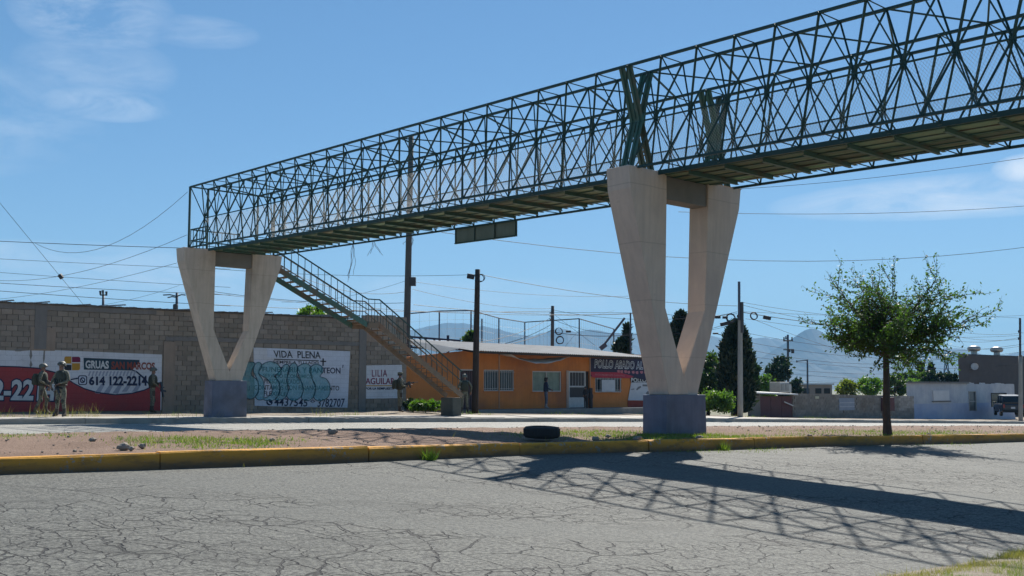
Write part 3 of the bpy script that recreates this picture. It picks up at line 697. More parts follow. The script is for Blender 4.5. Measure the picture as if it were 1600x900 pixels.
def letter(txt, q, quad, m, parent, bold=.015, thick=.004, shear=0., sp=1., ref=None, depth=.002):
    """lettering fitted to a quad of four pixel corners (top-left, top-right, bottom-right, bottom-left) on the plane at q"""
    v, f = text_mesh(txt, bold, shear, sp=sp); r_ = text_mesh(txt, ref, shear, sp=sp)[0] if ref is not None else v
    lo, hi = r_.min(0), r_.max(0); tl, tr, br, bl = [np.array(p) for p in PX(q, *quad)]
    vs = []
    for p in v:
        a, b = (p - lo)/(hi - lo); sz = (tl*(1-a) + tr*a)*b + (bl*(1-a) + br*a)*(1-b); vs.append(tuple(RS(sz[0], q - depth, sz[1])))
    me = bpy.data.meshes.new('lettering'); me.from_pydata(vs, [], f); me.materials.append(m); me.update()
    o = link('lettering', me, parent); so_ = o.modifiers.new('thickness', 'SOLIDIFY'); so_.thickness = thick; so_.offset = 0; return o
def rect(x0, y0, x1, y1): return [(x0, y0), (x1, y0), (x1, y1), (x0, y1)]
P_white = painted_wall_mat('flaking_white_wall_paint', (.62, .62, .64)); P_white2 = painted_wall_mat('bluish_white_wall_paint', (.60, .63, .70))
P_red = painted_wall_mat('faded_red_wall_paint', (.33, .045, .045), dirt=.5)
I_navy = mat('navy_sign_paint', (.012, .017, .05), (.02, .03, .07), 6, .8, 0); I_black = mat('black_sign_paint', (.015, .015, .018), (.03, .03, .035), 6, .8, 0)
I_white = mat('white_sign_paint', (.62, .62, .6), (.48, .48, .48), 6, .8, 0); I_red = mat('red_sign_paint', (.36, .04, .03), (.25, .03, .03), 6, .8, 0)
I_mar = mat('maroon_sign_paint', (.2, .015, .05), (.15, .012, .05), 6, .8, 0); I_yel = mat('ochre_sign_paint', (.5, .27, .03), (.4, .2, .03), 6, .8, 0)
I_teal = mat('teal_block_paint', (.015, .05, .07), (.02, .04, .06), 6, .8, 0); I_sil = mat('silver_stripe_paint', (.34, .36, .42), (.26, .28, .34), 6, .8, 0)
q1 = QW-.034
zb = .55
mural = poly_sheet('tow_mural', [pr(-120, 543, q1), pr(0, 547, q1), pr(34, 548.5, q1), pr(52, 547, q1), pr(72, 546.5, q1), pr(110, 548, q1), pr(180, 551, q1), pr(253, 554, q1), pr(252, 641, q1), pr(180, 641, q1), pr(60, 642, q1), pr(-120, 645, q1)], q1, P_white, wall)
q2 = q1-.006
red_pts = [(-120, 570), (0, 573), (30, 574), (60, 576), (88, 583), (104, 592), (116, 600), (132, 608), (152, 614), (180, 617.5), (205, 615.5), (226, 610), (238, 604), (251, 598), (250.5, 641.5), (180, 642), (60, 643), (-120, 646)]
redp = poly_sheet('red_paint_field', PX(q2, *red_pts), q2, P_red, mural)
edge = red_pts[:14]
poly_sheet('outline', PX(q2-.004, *([(x, y-1.6) for x, y in edge] + [(x, y+.3) for x, y in edge[::-1]])), q2-.004, I_navy, mural)
top = [(112, 592), (124, 590.5), (133, 592)]
poly_sheet('outline', PX(q2-.001, (110, 592), (122, 590), (134, 593), (134, 594.6), (122, 592), (111, 594)), q2-.001, I_navy, mural)
poly_sheet('outline', PX(q2-.001, (206, 577), (214, 580), (226, 590), (237, 604), (235.5, 604.6), (224, 592), (213, 582), (206, 579)), q2-.001, I_navy, mural)
for x in (150, 164, 178, 192, 208): poly_sheet('silver_stripe', PX(q2-.002, (x+8, 600 if x < 206 else 598), (x+14, 600 if x < 206 else 598), (x+6, 615.5 if x < 190 else 612), (x-2, 614 if x < 190 else 612)), q2-.002, I_sil, mural)
# speed-dash texture under the firm's name
for k in range(14): x = 140+k*5.4; poly_sheet('silver_stripe', PX(q2-.002, (x, 580), (x+2.6, 580), (x-.5, 588), (x-2.6, 587)), q2-.002, I_sil, mural)
# emblem of four rounded blocks
def rr(x0, y0, x1, y1, r_, corners):
    o = []
    for (cx, cy, a0), on in zip(((x0+r_, y0+r_, 180), (x1-r_, y0+r_, 270), (x1-r_, y1-r_, 0), (x0+r_, y1-r_, 90)), corners):
        if on: o += [(cx+r_*math.cos(R(a0+k*22.5)), cy+r_*math.sin(R(a0+k*22.5))) for k in range(5)]
        else: o.append(({180: x0, 270: x1, 0: x1, 90: x0}[a0], {180: y0, 270: y0, 0: y1, 90: y1}[a0]))
    return o
for (a, cr, m_) in ((rr(100.5, 557, 111.5, 568, 3, (1, 0, 0, 1)), 0, I_yel), (rr(112.5, 557.5, 125.5, 566, 3, (0, 1, 0, 0)), 0, I_mar), (rr(112.5, 567.5, 125, 578.5, 3, (0, 0, 1, 0)), 0, I_yel), (rr(100.5, 570, 111.5, 578.5, 2, (0, 0, 0, 1)), 0, I_black)):
    poly_sheet('emblem_block', PX(q2, *a), q2-.001, m_, mural)
poly_sheet('name_block', PX(q2, (130.5, 559), (218, 562.5), (218, 565), (206, 579), (131, 577.5)), q2, I_teal, mural)
letter('GRUAS', q2-.006, [(133.5, 563), (170, 564), (170, 576.2), (133.5, 575.6)], I_white, mural, .035)
letter('SAN MARCOS', q2-.006, [(174, 564.6), (242, 566.5), (242, 578), (174, 577)], mat('faded_orange_red_paint', (.27, .06, .035), (.2, .05, .035), 6, .8, 0), mural, .035)
letter('614 122-2214', q2-.006, [(139, 588), (230, 586.5), (230, 603), (139, 602)], I_navy, mural, .045)
ph = rr(122, 586.5, 136, 601.5, 3, (1, 1, 1, 1)); poly_sheet('phone_badge', PX(q2-.004, *ph), q2-.004, I_navy, mural)
poly_sheet('phone_badge', PX(q2-.009, *rr(123.4, 588, 134.6, 600, 2.4, (1, 1, 1, 1))), q2-.009, P_white2, mural)
ring = [(129+4.3*math.cos(a), 594+4.6*math.sin(a)) for a in np.linspace(0, 2*math.pi, 16, endpoint=False)]
poly_sheet('phone_badge', PX(q2-.014, *ring), q2-.014, I_navy, mural)
poly_sheet('phone_badge', PX(q2-.019, *[(129+(x-129)*.6, 594+(y-594)*.6) for x, y in ring]), q2-.019, P_white2, mural)
poly_sheet('phone_badge', PX(q2-.024, (127, 592), (128.3, 591.6), (129, 594), (131.6, 595.6), (131, 597), (128, 595.6)), q2-.024, I_navy, mural)
letter('2-2214', q2-.012, [(-11, 593), (89, 593), (86, 626), (-13, 625)], I_white, mural, .035)
letter('2-2214', q2-.007, [(-11, 593), (89, 593), (86, 626), (-13, 625)], I_navy, mural, .085, ref=.035)
# torn, flaked scars in the white paint near the left
for pts in ([(47, 547), (49, 546), (50.5, 556), (48, 562), (51, 570), (47.5, 575), (46, 570), (48, 563), (46, 556)], [(68.5, 546), (70.5, 546), (70, 560), (68, 568), (67, 560)], [(22, 546), (36, 545.4), (33, 549), (24, 549)]): poly_sheet('flaked_patch', PX(q1-.006, *pts), q1-.006, M_mortar, mural)
# funeral home advertisement
ad = poly_sheet('funeral_mural', PX(q1, (396, 543), (450, 545), (547, 549), (543, 637), (470, 636), (398, 634)), q1, P_white2, wall)
poly_sheet('loose_banner', PX(q1-.006, (396.5, 543.2), (416, 544), (418, 558), (440, 560), (441, 565), (397, 561)), q1-.006, P_white, ad)
q3 = q1-.008
letter('VIDA  PLENA', q3, [(427, 547.5), (501, 549.5), (501, 560.5), (428, 558.5)], I_black, ad, .012)
poly_sheet('underline', PX(q3, (428, 560.6), (498, 563), (498, 564.4), (428, 562)), q3, I_black, ad)
letter('SIEMPRE A TU LADO', q3, [(427, 563), (498, 565), (498, 569), (427, 568)], I_black, ad, .01)
poly_sheet('cross', PX(q3, (503.8, 560), (506, 560), (506, 563.6), (509.5, 563.8), (509.5, 565.8), (506, 565.6), (505.6, 572), (503.6, 572), (503.8, 565.5), (500.5, 565.3), (500.5, 563.4), (503.8, 563.5)), q3, I_black, ad)
letter('FUNERARIA Y PANTEON', q3, [(410, 573), (532, 574.5), (532, 584), (410, 580.5)], I_navy, ad, .018)
poly_sheet('tick', PX(q3, (535.4, 570), (536.8, 570), (535.8, 575), (534.9, 575)), q3, I_navy, ad)
for tx, x0, y0, x1, y1, ink in (('SERVICIO ECONOMICO', 411, 584, 489, 590, I_black), ('PERSONALIZADO', 413, 591.5, 468, 599, I_black), ('CONTAMOS CON FINANCIAMIENTO', 397, 601.5, 530, 609, I_black), ('FLEXIBLE', 412, 611, 447, 618, I_black)):
    letter(tx, q3, [(x0, y0), (x1, y0+1.4), (x1, y1+1.2), (x0, y1)], ink, ad, .012)
letter('4437545', q3, [(429, 622), (481, 623), (480, 635.5), (428, 634)], I_navy, ad, .014)
letter('ó', q3, [(485, 623.5), (492, 623.5), (492, 629), (485, 629)], I_navy, ad, .012)
letter('3782707', q3, [(497, 623), (539, 622.5), (538, 636), (496, 636)], I_navy, ad, .014)
poly_sheet('phone_symbol', PX(q3, *[(421+5*math.cos(a), 628.5+5*math.sin(a)) for a in np.linspace(0, 6.28, 12, endpoint=False)]), q3, I_navy, ad)
poly_sheet('phone_symbol', PX(q3-.005, (417.5, 625), (419.2, 624.4), (420, 628), (423.6, 630.6), (422.6, 632), (418.8, 629.6)), q3-.005, P_white2, ad)
# bubble graffiti sprayed across it
G_fill = mat('sprayed_teal_paint', (.06, .25, .29), (.1, .34, .38), 3, .8, 0, stain=(.2, .4, .46)); G_line = mat('sprayed_dark_outline', (.008, .03, .05), (.012, .04, .06), 6, .8, 0)
# the fill is translucent enough for the lettering below to show, so it is thin spray over the wall
gm = bpy.data.materials.new('thin_teal_spray'); gm.use_nodes = True; t_ = gm.node_tree; b_ = t_.nodes['Principled BSDF']
t_.links.new(ramp(t_, noise(t_, coords(t_), 1.8, 4), [(.3, (.10, .40, .45)), (.7, (.2, .55, .6))]).outputs[0], b_.inputs['Base Color'])
t_.links.new(ramp(t_, noise(t_, coords(t_), 5, 4), [(.3, .2), (.7, .34)]).outputs[0], b_.inputs['Alpha']); b_.inputs['Roughness'].default_value = .8
tagp = bpy.data.objects.new('graffiti_tag', None); COL.objects.link(tagp); tagp.parent = wall; WT['graffiti_tag'] = WT[wall.name].copy()
bub = [  # lobes: (outline points)
    [(378, 575), (384, 567), (394, 566), (398, 568), (394, 578), (393, 586), (402, 594), (404, 606), (402, 616), (394, 623), (382, 621), (377, 612), (384, 602), (376, 592)],
    [(396, 580), (398, 570), (403, 566), (408, 568), (409, 574), (404, 583), (411, 594), (413, 608), (412, 622), (405, 625), (399, 620), (404, 610), (403, 596)],
    [(405, 584), (407, 573), (414, 567), (424, 565), (434, 569), (439, 577), (438, 586), (428, 586), (435, 596), (437, 608), (434, 619), (428, 625), (418, 626), (411, 623), (424, 616), (424, 602), (417, 592)],
    [(439, 578), (443, 571), (449, 569), (452, 574), (449, 586), (449, 600), (450, 612), (445, 622), (437, 625), (430, 624), (437, 614), (437, 600), (431, 588)],
    [(452, 580), (453, 572), (458, 567), (464, 570), (465, 580), (464, 588), (472, 598), (474, 610), (470, 620), (462, 626), (454, 625), (448, 618), (452, 606), (448, 594)],
    [(464, 578), (468, 571), (477, 568), (485, 572), (486, 582), (488, 592), (493, 602), (492, 616), (486, 624), (478, 626), (471, 622), (474, 608), (470, 594)],
    [(484, 578), (488, 571), (496, 569), (503, 573), (505, 581), (500, 588), (510, 592), (516, 604), (514, 618), (506, 625), (496, 626), (490, 620), (493, 606), (488, 592)]]
def smooth_loop(p, n=4):
    m_ = len(p); o = []
    for i in range(m_):
        p0, p1, p2, p3 = [np.array(p[(i+k) % m_], float) for k in (-1, 0, 1, 2)]
        for j in range(n): t = j/n; o.append(tuple(.5*((2*p1) + (-p0+p2)*t + (2*p0-5*p1+4*p2-p3)*t*t + (-p0+3*p1-3*p2+p3)*t**3)))
    return o
for i, bpts in enumerate(bub):
    lp = smooth_loop(bpts); q4 = q1 - .014 - .0022*i
    poly_sheet('graffiti_lobe', PX(q4, *lp), q4, gm, tagp, .001)
    pts = [RS(s, q4-.003, z) for s, z in PX(q4, *lp)]; MB().tube(pts + pts[:2], .013, 5).build('graffiti_outline', G_line, tagp)
# political name and lower band
pa = poly_sheet('name_mural', PX(q1, (570, 571), (628, 570), (629, 622), (570, 623)), q1, P_white, wall)
letter('LILIA', q1-.008, [(581, 578), (605, 577.5), (605, 588.5), (581, 588.5)], I_mar, pa, .008, sp=1.15)
letter('AGUILAR', q1-.008, [(571, 590.5), (617, 590.5), (617, 600.5), (571, 600.5)], I_mar, pa, .015)
poly_sheet('underline', PX(q1-.008, (571, 602), (616, 602), (616, 603.4), (571, 603.4)), q1-.008, I_yel, pa)
letter('POR LA REMPUESTA', q1-.008, [(571, 605.2), (616, 605.2), (616, 609), (571, 609)], I_navy, pa, .035)

# ------------------------------------------------------------------ orange house with the roast-chicken shop
QH = 43.6
M_or = mat('orange_painted_stucco', (.62, .22, .06), (.53, .175, .045), 1.3, .88, .3, streak=.25, stain=(.34, .13, .06))
M_ored = mat('red_oxide_dado', (.36, .06, .035), (.28, .05, .03), 2, .85, .2)
M_zinc = mat('weathered_zinc_roof', (.46, .45, .42), (.33, .31, .28), 1.4, .55, .12, streak=.2)
M_wht = mat('white_painted_iron', (.55, .54, .52), (.42, .41, .4), 6, .6, .05)
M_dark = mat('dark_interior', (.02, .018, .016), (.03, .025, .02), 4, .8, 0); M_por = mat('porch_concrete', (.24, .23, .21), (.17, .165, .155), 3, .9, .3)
M_cur = mat('pale_green_curtain', (.28, .33, .26), (.19, .24, .2), 3, .9, 0, streak=.5); G_dark = glass_mat('dark_window_glass')
M_wood = mat('dark_weathered_wood', (.055, .042, .032), (.035, .028, .022), 5, .9, .3, streak=.3)
s0h, s1h = S1+.02, pr(1060, 600, QH)[0]; pz = [pr(x, 638.5, QH)[1] for x in (700, 1000)]; zp = min(pz) + .1
house = thing('shop_house', RS(s0h+4, QH, zp), 'orange single-storey house with a zinc roof and a roast chicken sign', 'house')
def hz_(x, y): return pr(x, y, QH)
# front wall built round its openings
opens = [(718, 577, 743, 640, 'door'), (756, 578, 803, 611, 'win'), (832, 580, 877, 612, 'win'), (888, 580, 921, 640, 'door'), (930, 589, 971, 613, 'win')]
os_ = []
for x0, y0, x1, y1, kd in opens:
    xm, ym = (x0+x1)/2, (y0+y1)/2; a = pr(x0, ym, QH)[0]; b = pr(x1, ym, QH)[0]; zt = pr(xm, y0, QH)[1]; zl_ = pr(xm, y1, QH)[1] if kd == 'win' else zp-.02
    os_.append((a, b, zl_, zt, kd))
ztop = [(s0h, pr(638, 558, QH)[1]), (pr(700, 551, QH)[0], pr(700, 551, QH)[1]), (pr(745, 546, QH)[0], pr(745, 546, QH)[1]), (s1h, pr(745, 546, QH)[1]-.05)]
def zt_at(s): return float(np.interp(s, [p[0] for p in ztop], [p[1] for p in ztop]))
xs = sorted({s0h, s1h, *[o_[0] for o_ in os_], *[o_[1] for o_ in os_], *[p[0] for p in ztop]}); mb = MB()
def wall_strip(a, b, za, zb, zc=None):
    zc = zb if zc is None else zc
    mb.hexa([RS(a, QH, za), RS(b, QH, za), RS(b, QH+.18, za), RS(a, QH+.18, za)], [RS(a, QH, zb), RS(b, QH, zc), RS(b, QH+.18, zc), RS(a, QH+.18, zb)])
for a, b in zip(xs[:-1], xs[1:]):
    o_ = [o_ for o_ in os_ if o_[0] <= a+1e-6 and o_[1] >= b-1e-6]
    if o_: 
        _, _, zl_, zt, kd = o_[0]; wall_strip(a, b, zt, zt_at(a), zt_at(b))
        if kd == 'win': wall_strip(a, b, zp-.6, zl_)
    else: wall_strip(a, b, zp-.6, zt_at(a), zt_at(b))
mb.build('front_wall', M_or, house)
MB().rs(s0h, s0h+.18, QH+.18, QH+8, zp-.6, 3.0).rs(s1h-.18, s1h, QH+.18, QH+8, zp-.6, 3.0).rs(s0h, s1h, QH+8, QH+8.18, zp-.6, 3.0).build('side_wall', M_or, house)
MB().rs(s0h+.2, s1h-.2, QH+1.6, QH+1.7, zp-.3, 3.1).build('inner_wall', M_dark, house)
# zinc roof: corrugated, low at the street side, overhanging the porch
def roof(name, sa, sb, qa, qb, za, zb, za2, zb2, m, parent, step=.15, amp=.02):
    mb = MB(); n = int((sb-sa)/step*2)
    for i in range(n+1):
        f = i/n; s = sa+(sb-sa)*f; w_ = amp*(1 if i % 2 else -1)
        z_a = za+(za2-za)*f+w_; z_b = zb+(zb2-zb)*f+w_
        mb.v += [tuple(RS(s, qa, z_a)), tuple(RS(s, qb, z_b)), tuple(RS(s, qa, z_a-.015)), tuple(RS(s, qb, z_b-.015))]
    for i in range(n): a = i*4; b = a+4; mb.f += [(a, b, b+1, a+1), (a+2, a+3, b+3, b+2), (a, a+2, b+2, b)]
    return mb.build(name, m, parent)
QE = 42.2
ze = [pr(745, 547.5, QE)[1], pr(1007, 558, QE)[1]]; sE = [pr(742, 548, QE)[0], pr(1007, 558, QE)[0]]; zr = [pr(720, 533, QH+5)[1], pr(1007, 546, QH+5)[1]]
roof('roof', sE[0], sE[1]+.5, QE, QH+5, ze[0], zr[0], ze[1], zr[1], M_zinc, house)
roof('roof', s0h+2.0, sE[0]-.02, QH-.25, QH+5, zt_at(s0h+2)+.03, zr[0]+.1, ze[0]+.12, zr[0], M_zinc, house)
MB().hexa([RS(sE[0], QE+.03, ze[0]-.13), RS(sE[1]+.4, QE+.03, ze[1]-.13), RS(sE[1]+.4, QE+.08, ze[1]-.13), RS(sE[0], QE+.08, ze[0]-.13)], [RS(sE[0], QE+.03, ze[0]-.04), RS(sE[1]+.4, QE+.03, ze[1]-.04), RS(sE[1]+.4, QE+.08, ze[1]-.04), RS(sE[0], QE+.08, ze[0]-.04)]).build('fascia', M_wood, house)
for f in np.linspace(.02, .98, 9): s = sE[0]+(sE[1]-sE[0])*f; z = ze[0]+(ze[1]-ze[0])*f; MB().bar(RS(s, QE+.1, z-.09), RS(s, QH, z+.1), .06, .1).build('rafter', M_wood, house)
MB().rs(s0h+3, s1h, QE-.35, QH, zp-.5, zp).build('porch_slab', M_por, house, bevel=.02)
for x in (780, 922): s = pr(x, 600, QE+.25)[0]; MB().tube([RS(s, QE+.25, zp), RS(s, QE+.25, ze[0]-.1)], .035, 8).build('porch_post', mat('orange_primer_post', (.4, .2, .1), (.3, .16, .09), 6), house)
# sagging cloth under the eave
mb = MB(); sa, sb = pr(796, 556, QE+.2)[0], pr(892, 556, QE+.2)[0]
for i in range(13):
    for j in range(5):
        f, g = i/12, j/4; z = ze[0] - .1 - .02*f*4 - (.42*math.sin(math.pi*min(1, f*1.05))**.8)*(1-.6*g) + .02*math.sin(i*2.3+j); mb.v.append(tuple(RS(sa+(sb-sa)*f, QE+.18+.9*g, z)))
for i in range(12):
    for j in range(4): mb.f.append((i*5+j, (i+1)*5+j, (i+1)*5+j+1, i*5+j+1))
o = mb.build('shade_cloth', mat('stained_white_cloth', (.72, .66, .58), (.6, .54, .47), 3, .9, .1), house, True); o.modifiers.new('t', 'SOLIDIFY').thickness = .006
# openings
def win(i, bars, nv, pane_m, frame_m=M_wht, cross=()):
    a, b, za, zb, kd = os_[i]; w_ = MB()
    for (x0, x1, y0, y1) in ((a, a+.05, za, zb), (b-.05, b, za, zb), (a+.05, b-.05, za, za+.05), (a+.05, b-.05, zb-.05, zb), ((a+b)/2-.02, (a+b)/2+.02, za+.05, zb-.05)): w_.rs(x0, x1, QH+.03, QH+.09, y0, y1)
    fr = w_.build('window', frame_m, house); MB().rs(a+.05, b-.05, QH+.11, QH+.12, za+.05, zb-.05).build('pane', pane_m, fr)
    MB().rs(a-.05, b+.05, QH-.05, QH-.002, za-.06, za).build('sill', M_or, fr)
    if bars:
        for k in range(nv): s = a + (b-a)*(k+.5)/nv; MB().rs(s-.008, s+.008, QH-.045, QH-.029, za, zb+.02).build('bar', M_wht, fr)
        for z in (za+.12, zb-.1): MB().rs(a-.02, b+.02, QH-.028, QH-.016, z-.01, z+.01).build('bar', M_wht, fr)
    return fr
win(1, True, 13, G_dark); win(2, False, 0, M_cur, M_wht); win(4, True, 9, G_dark)
a, b, za, zb, kd = os_[0]
d = MB().rs(a, a+.06, QH+.02, QH+.1, zp, zb).rs(b-.06, b, QH+.02, QH+.1, zp, zb).rs(a+.06, b-.06, QH+.02, QH+.1, zb-.06, zb).build('door', M_wht, house)
MB().rs(a+.06, b-.06, QH+.1, QH+.13, zp, zb-.06).build('door_leaf', mat('plum_door_paint', (.075, .045, .05), (.05, .035, .04), 4), d)
for k in range(8): s = a+.08+(b-a-.16)*k/7; MB().rs(s-.01, s+.01, QH+.06, QH+.08, zp+.05, zb-.08).build('bar', mat('plum_iron_bar', (.22, .13, .13), (.16, .1, .1)), d)
a, b, za, zb, kd = os_[3]; bm_ = pr(914.5, 610, QH)[0]
d = MB().rs(a, a+.07, QH-.03, QH+.02, zp, zb).rs(bm_-.07, bm_, QH-.03, QH+.02, zp, zb).rs(a+.07, bm_-.07, QH-.03, QH+.02, zb-.07, zb).rs(a+.07, bm_-.07, QH-.03, QH+.02, pr(900, 604, QH)[1]-.04, pr(900, 604, QH)[1]+.04).rs(a+.07, bm_-.07, QH-.02, QH+.01, zp+.02, zp+.55).build('screen_door', M_wht, house)
MB().rs(a+.07, bm_-.07, QH-.002, QH+.004, zp+.55, zb-.07).build('screen', mat('dark_insect_screen', (.06, .055, .055), (.045, .04, .04), 20), d)
for k in range(6): s = a+.1+(bm_-a-.2)*k/5; MB().rs(s-.006, s+.006, QH-.012, QH-.004, pr(900, 603, QH)[1], zb-.07).build('bar', M_wht, d)
MB().rs(pr(884.5, 600, QH)[0], a-.005, QH-.04, QH+.0, zp, zb+.03).build('door_jamb', mat('peach_trim', (.45, .32, .25), (.38, .26, .2)), house)
MB().rs(bm_, b, QH+.08, QH+.12, zp, zb).build('door_leaf', M_wood, house)
# sign band, price strip and posters
qs = QH-.05
sg = poly_sheet('shop_sign', PX(qs, (922, 559.5), (1023, 562), (1023, 597), (990, 590), (985, 589.5), (922, 588)), qs, mat('navy_shop_sign', (.018, .02, .055), (.028, .022, .055), 2, .7, .05), house, .03)
letter('POLLO ASADO AL C', qs-.045, [(930, 562), (1013, 566), (1013, 577), (929, 574.5)], mat('pale_blue_letter_rim', (.75, .8, .86), (.68, .74, .8)), sg, .05, sp=1.12, ref=.01)
letter('POLLO ASADO AL C', qs-.05, [(930, 562), (1013, 566), (1013, 577), (929, 574.5)], I_navy, sg, .004, sp=1.12, ref=.01)
I_pk = mat('pink_sign_paint', (.45, .17, .2), (.36, .12, .16))
poly_sheet('red_strip', PX(qs-.032, (921, 581), (968, 582), (990, 588), (985, 591), (926, 590)), qs-.032, mat('red_vinyl_strip', (.42, .03, .06), (.3, .03, .05)), sg, .01)
letter('PRÓXIMAMENTE CARNITAS', qs-.046, [(930, 583), (976, 585.4), (976, 588.4), (930, 586.6)], I_pk, sg, .012)
for x, y in ((964, 578.5), (969, 579), (975, 579), (980, 580), (987, 580), (993, 580.5), (1000, 580), (1006, 580.5)): poly_sheet('pink_flourish', PX(qs-.033, (x, y), (x+4, y-.6), (x+4.6, y+3), (x+2.4, y+4.2), (x+.4, y+2.6)), qs-.033, I_pk, sg)
wp = os_[4]; poly_sheet('window_poster', PX(QH-.07, (940, 593.5), (961, 593.5), (961, 612), (940, 612)), QH-.07, mat('white_paper_poster', (.5, .52, .55), (.42, .44, .47), 3), house, .008)
q5 = QH-.03
poly_sheet('red_dado', PX(q5, (981, 626), (1060, 626), (1060, 645), (981, 645)), q5, M_ored, house, .01)
pp = poly_sheet('chicken_poster', PX(q5, (981, 625.5), (984, 609), (986, 598), (990, 596.5), (996, 597), (1030, 597.5), (1030, 626)), q5, mat('white_shop_poster', (.55, .55, .56), (.46, .46, .48), 3), house, .012)
poly_sheet('chicken_poster', PX(q5-.002, (984, 590), (1026, 591), (1026, 597.6), (986, 597.6)), q5-.002, I_black, house, .012)
letter('POLLO A', q5-.02, [(986, 590.3), (1017, 591.5), (1017, 597.4), (986, 597)], I_white, pp, .02)
for pts in ([(994, 608), (997, 604.5), (1001, 603), (1002, 605), (998, 608), (995, 610)], [(1004, 600.5), (1013, 601), (1013, 604), (1004, 603.5)], [(1009, 614), (1012, 611), (1016, 613), (1016, 616), (1010, 616)], [(986, 608), (991, 607), (991, 608.6), (986, 609)]): poly_sheet('poster_print', PX(q5-.016, *pts), q5-.016, mat('grey_poster_ink', (.12, .12, .13), (.2, .2, .2)), pp)

# ------------------------------------------------------------------ buildings on the right
QR = 50.0
M_stuc = mat('flaking_whitewash', (.50, .51, .52), (.36, .385, .43), 1.1, .9, .3, streak=.25, stain=(.26, .29, .37))
M_stuc2 = mat('bluish_whitewash_dado', (.33, .38, .50), (.27, .31, .42), 1.2, .9, .3, stain=(.42, .43, .47))
M_gate = mat('oxblood_gate_sheet', (.10, .024, .026), (.07, .02, .022), 3, .6, .1, streak=.3)
M_blk2 = mat('pale_concrete_block', (.24, .22, .19), (.18, .165, .145), 3, .92, .4, vary=.16, stain=(.17, .14, .11))
M_brn = mat('brown_stucco_block', (.085, .07, .066), (.07, .058, .056), 1.2, .9, .2, stain=(.1, .083, .075))
def s_at(px, q=QR, py=635): return pr(px, py, q)[0]
def z_at(px, py, q=QR): return pr(px, py, q)[1]
# shed with red sheet gates
g0, g1, g2 = s_at(1171), s_at(1187), s_at(1239); zt = z_at(1205, 617); zb_ = z_at(1205, 655) - .3
shed = thing('gate_shed', RS(g1, QR, zb_), 'low shed with dark red sheet metal gates under a white slab roof', 'shed')
MB().rs(g0, g1-.05, QR, QR+.15, zb_, zt-.05).build('side_panel', M_blk2, shed)
for i in range(3):
    a = g1 + (g2-g1)*i/3; b = g1 + (g2-g1)*(i+1)/3; d = MB().rs(a+.03, b-.03, QR+.02+.02*i, QR+.06+.02*i, zb_+.25, zt-.1).build('gate_leaf', M_gate, shed)
    for f in (.1, .5, .9): zz = zb_+.3+(zt-zb_-.5)*f; MB().rs(a+.06, b-.06, QR-.02+.02*i, QR+.018+.02*i, zz-.03, zz+.03).build('gate_rail', M_gate, d)
MB().bar(RS(g1+(g2-g1)*.72, QR-.05, z_at(1225, 628)), RS(g2-.05, QR-.05, z_at(1237, 634)), .05, .08).build('loose_batten', M_wht, shed)
MB().hexa([RS(g0-.3, QR-.4, zt+.12), RS(g2+.1, QR-.4, zt-.02), RS(g2+.1, QR+6, zt+.25), RS(g0-.3, QR+6, zt+.4)], [RS(g0-.3, QR-.4, zt+.22), RS(g2+.1, QR-.4, zt+.08), RS(g2+.1, QR+6, zt+.35), RS(g0-.3, QR+6, zt+.5)]).build('roof', mat('white_roof_coating', (.72, .72, .7), (.6, .6, .58), 2, .7, .1), shed)
for x in (1152, 1250): pass
MB().rs(g1-.08, g1+.03, QR-.03, QR+.15, zb_, zt+.1).build('gate_post', M_blk2, shed)
# evaporative cooler on the shed roof
a, b = s_at(1213, QR+3), s_at(1227, QR+3); zc = z_at(1220, 613, QR+3); hc = z_at(1220, 597, QR+3) - zc
ac = thing('rooftop_cooler', RS(a, QR+3, zc), 'boxy white evaporative cooler standing on the shed roof', 'air cooler')
M_ac = mat('cream_enamel_sheet', (.55, .53, .48), (.45, .43, .39), 4, .5, .05)
MB().rs(a, b, QR+2.6, QR+3.6, zc, zc+hc).build('cabinet', M_ac, ac, bevel=.03); MB().rs(b+.01, b+.55, QR+2.8, QR+3.4, zc, zc+hc*.78).build('duct', M_ac, ac)
for i in range(2):
    x0 = a+.08+(b-a)*.5*i; x1 = x0+(b-a)*.5-.14; lv = MB().rs(x0, x1, QR+2.57, QR+2.595, zc+.12, zc+hc-.12).build('louvre_panel', mat('shadowed_louvre', (.32, .31, .28), (.27, .26, .24)), ac)
    for k in range(6): z = zc+.18+(hc-.34)*k/5; MB().rs(x0+.02, x1-.02, QR+2.54, QR+2.568, z-.02, z+.015).build('louvre', M_ac, lv)
# low block wall with a boarded opening
w0, w1 = g2+.02, s_at(1428)
bw = thing('low_block_wall', RS((w0+w1)/2, QR, zb_), 'low weathered block wall with a sheeted window opening beside the red gates', 'wall')
def wz(s): return float(np.interp(s, [w0, w1], [z_at(1240, 615), z_at(1427, 619)]))
def wb(s): return float(np.interp(s, [w0, w1], [z_at(1240, 656), z_at(1427, 656)])) - .3
MB().hexa([RS(w0, QR+.03, wb(w0)), RS(w1, QR+.03, wb(w1)), RS(w1, QR+.15, wb(w1)), RS(w0, QR+.15, wb(w0))], [RS(w0, QR+.03, wz(w0)-.02), RS(w1, QR+.03, wz(w1)-.02), RS(w1, QR+.15, wz(w1)-.02), RS(w0, QR+.15, wz(w0)-.02)]).build('wall_core', M_mortar, bw)
wo0, wo1 = s_at(1311), s_at(1335); wz0, wz1 = z_at(1323, 641), z_at(1323, 622); rest = MB(); cnt = 0; M_light = mat('limewashed_block', (.36, .33, .3), (.27, .25, .22), 3, .9, .4, vary=.15)
s = w0; r_ = 0
nrow = int((wz((w0+w1)/2) - wb((w0+w1)/2))/.2)+1
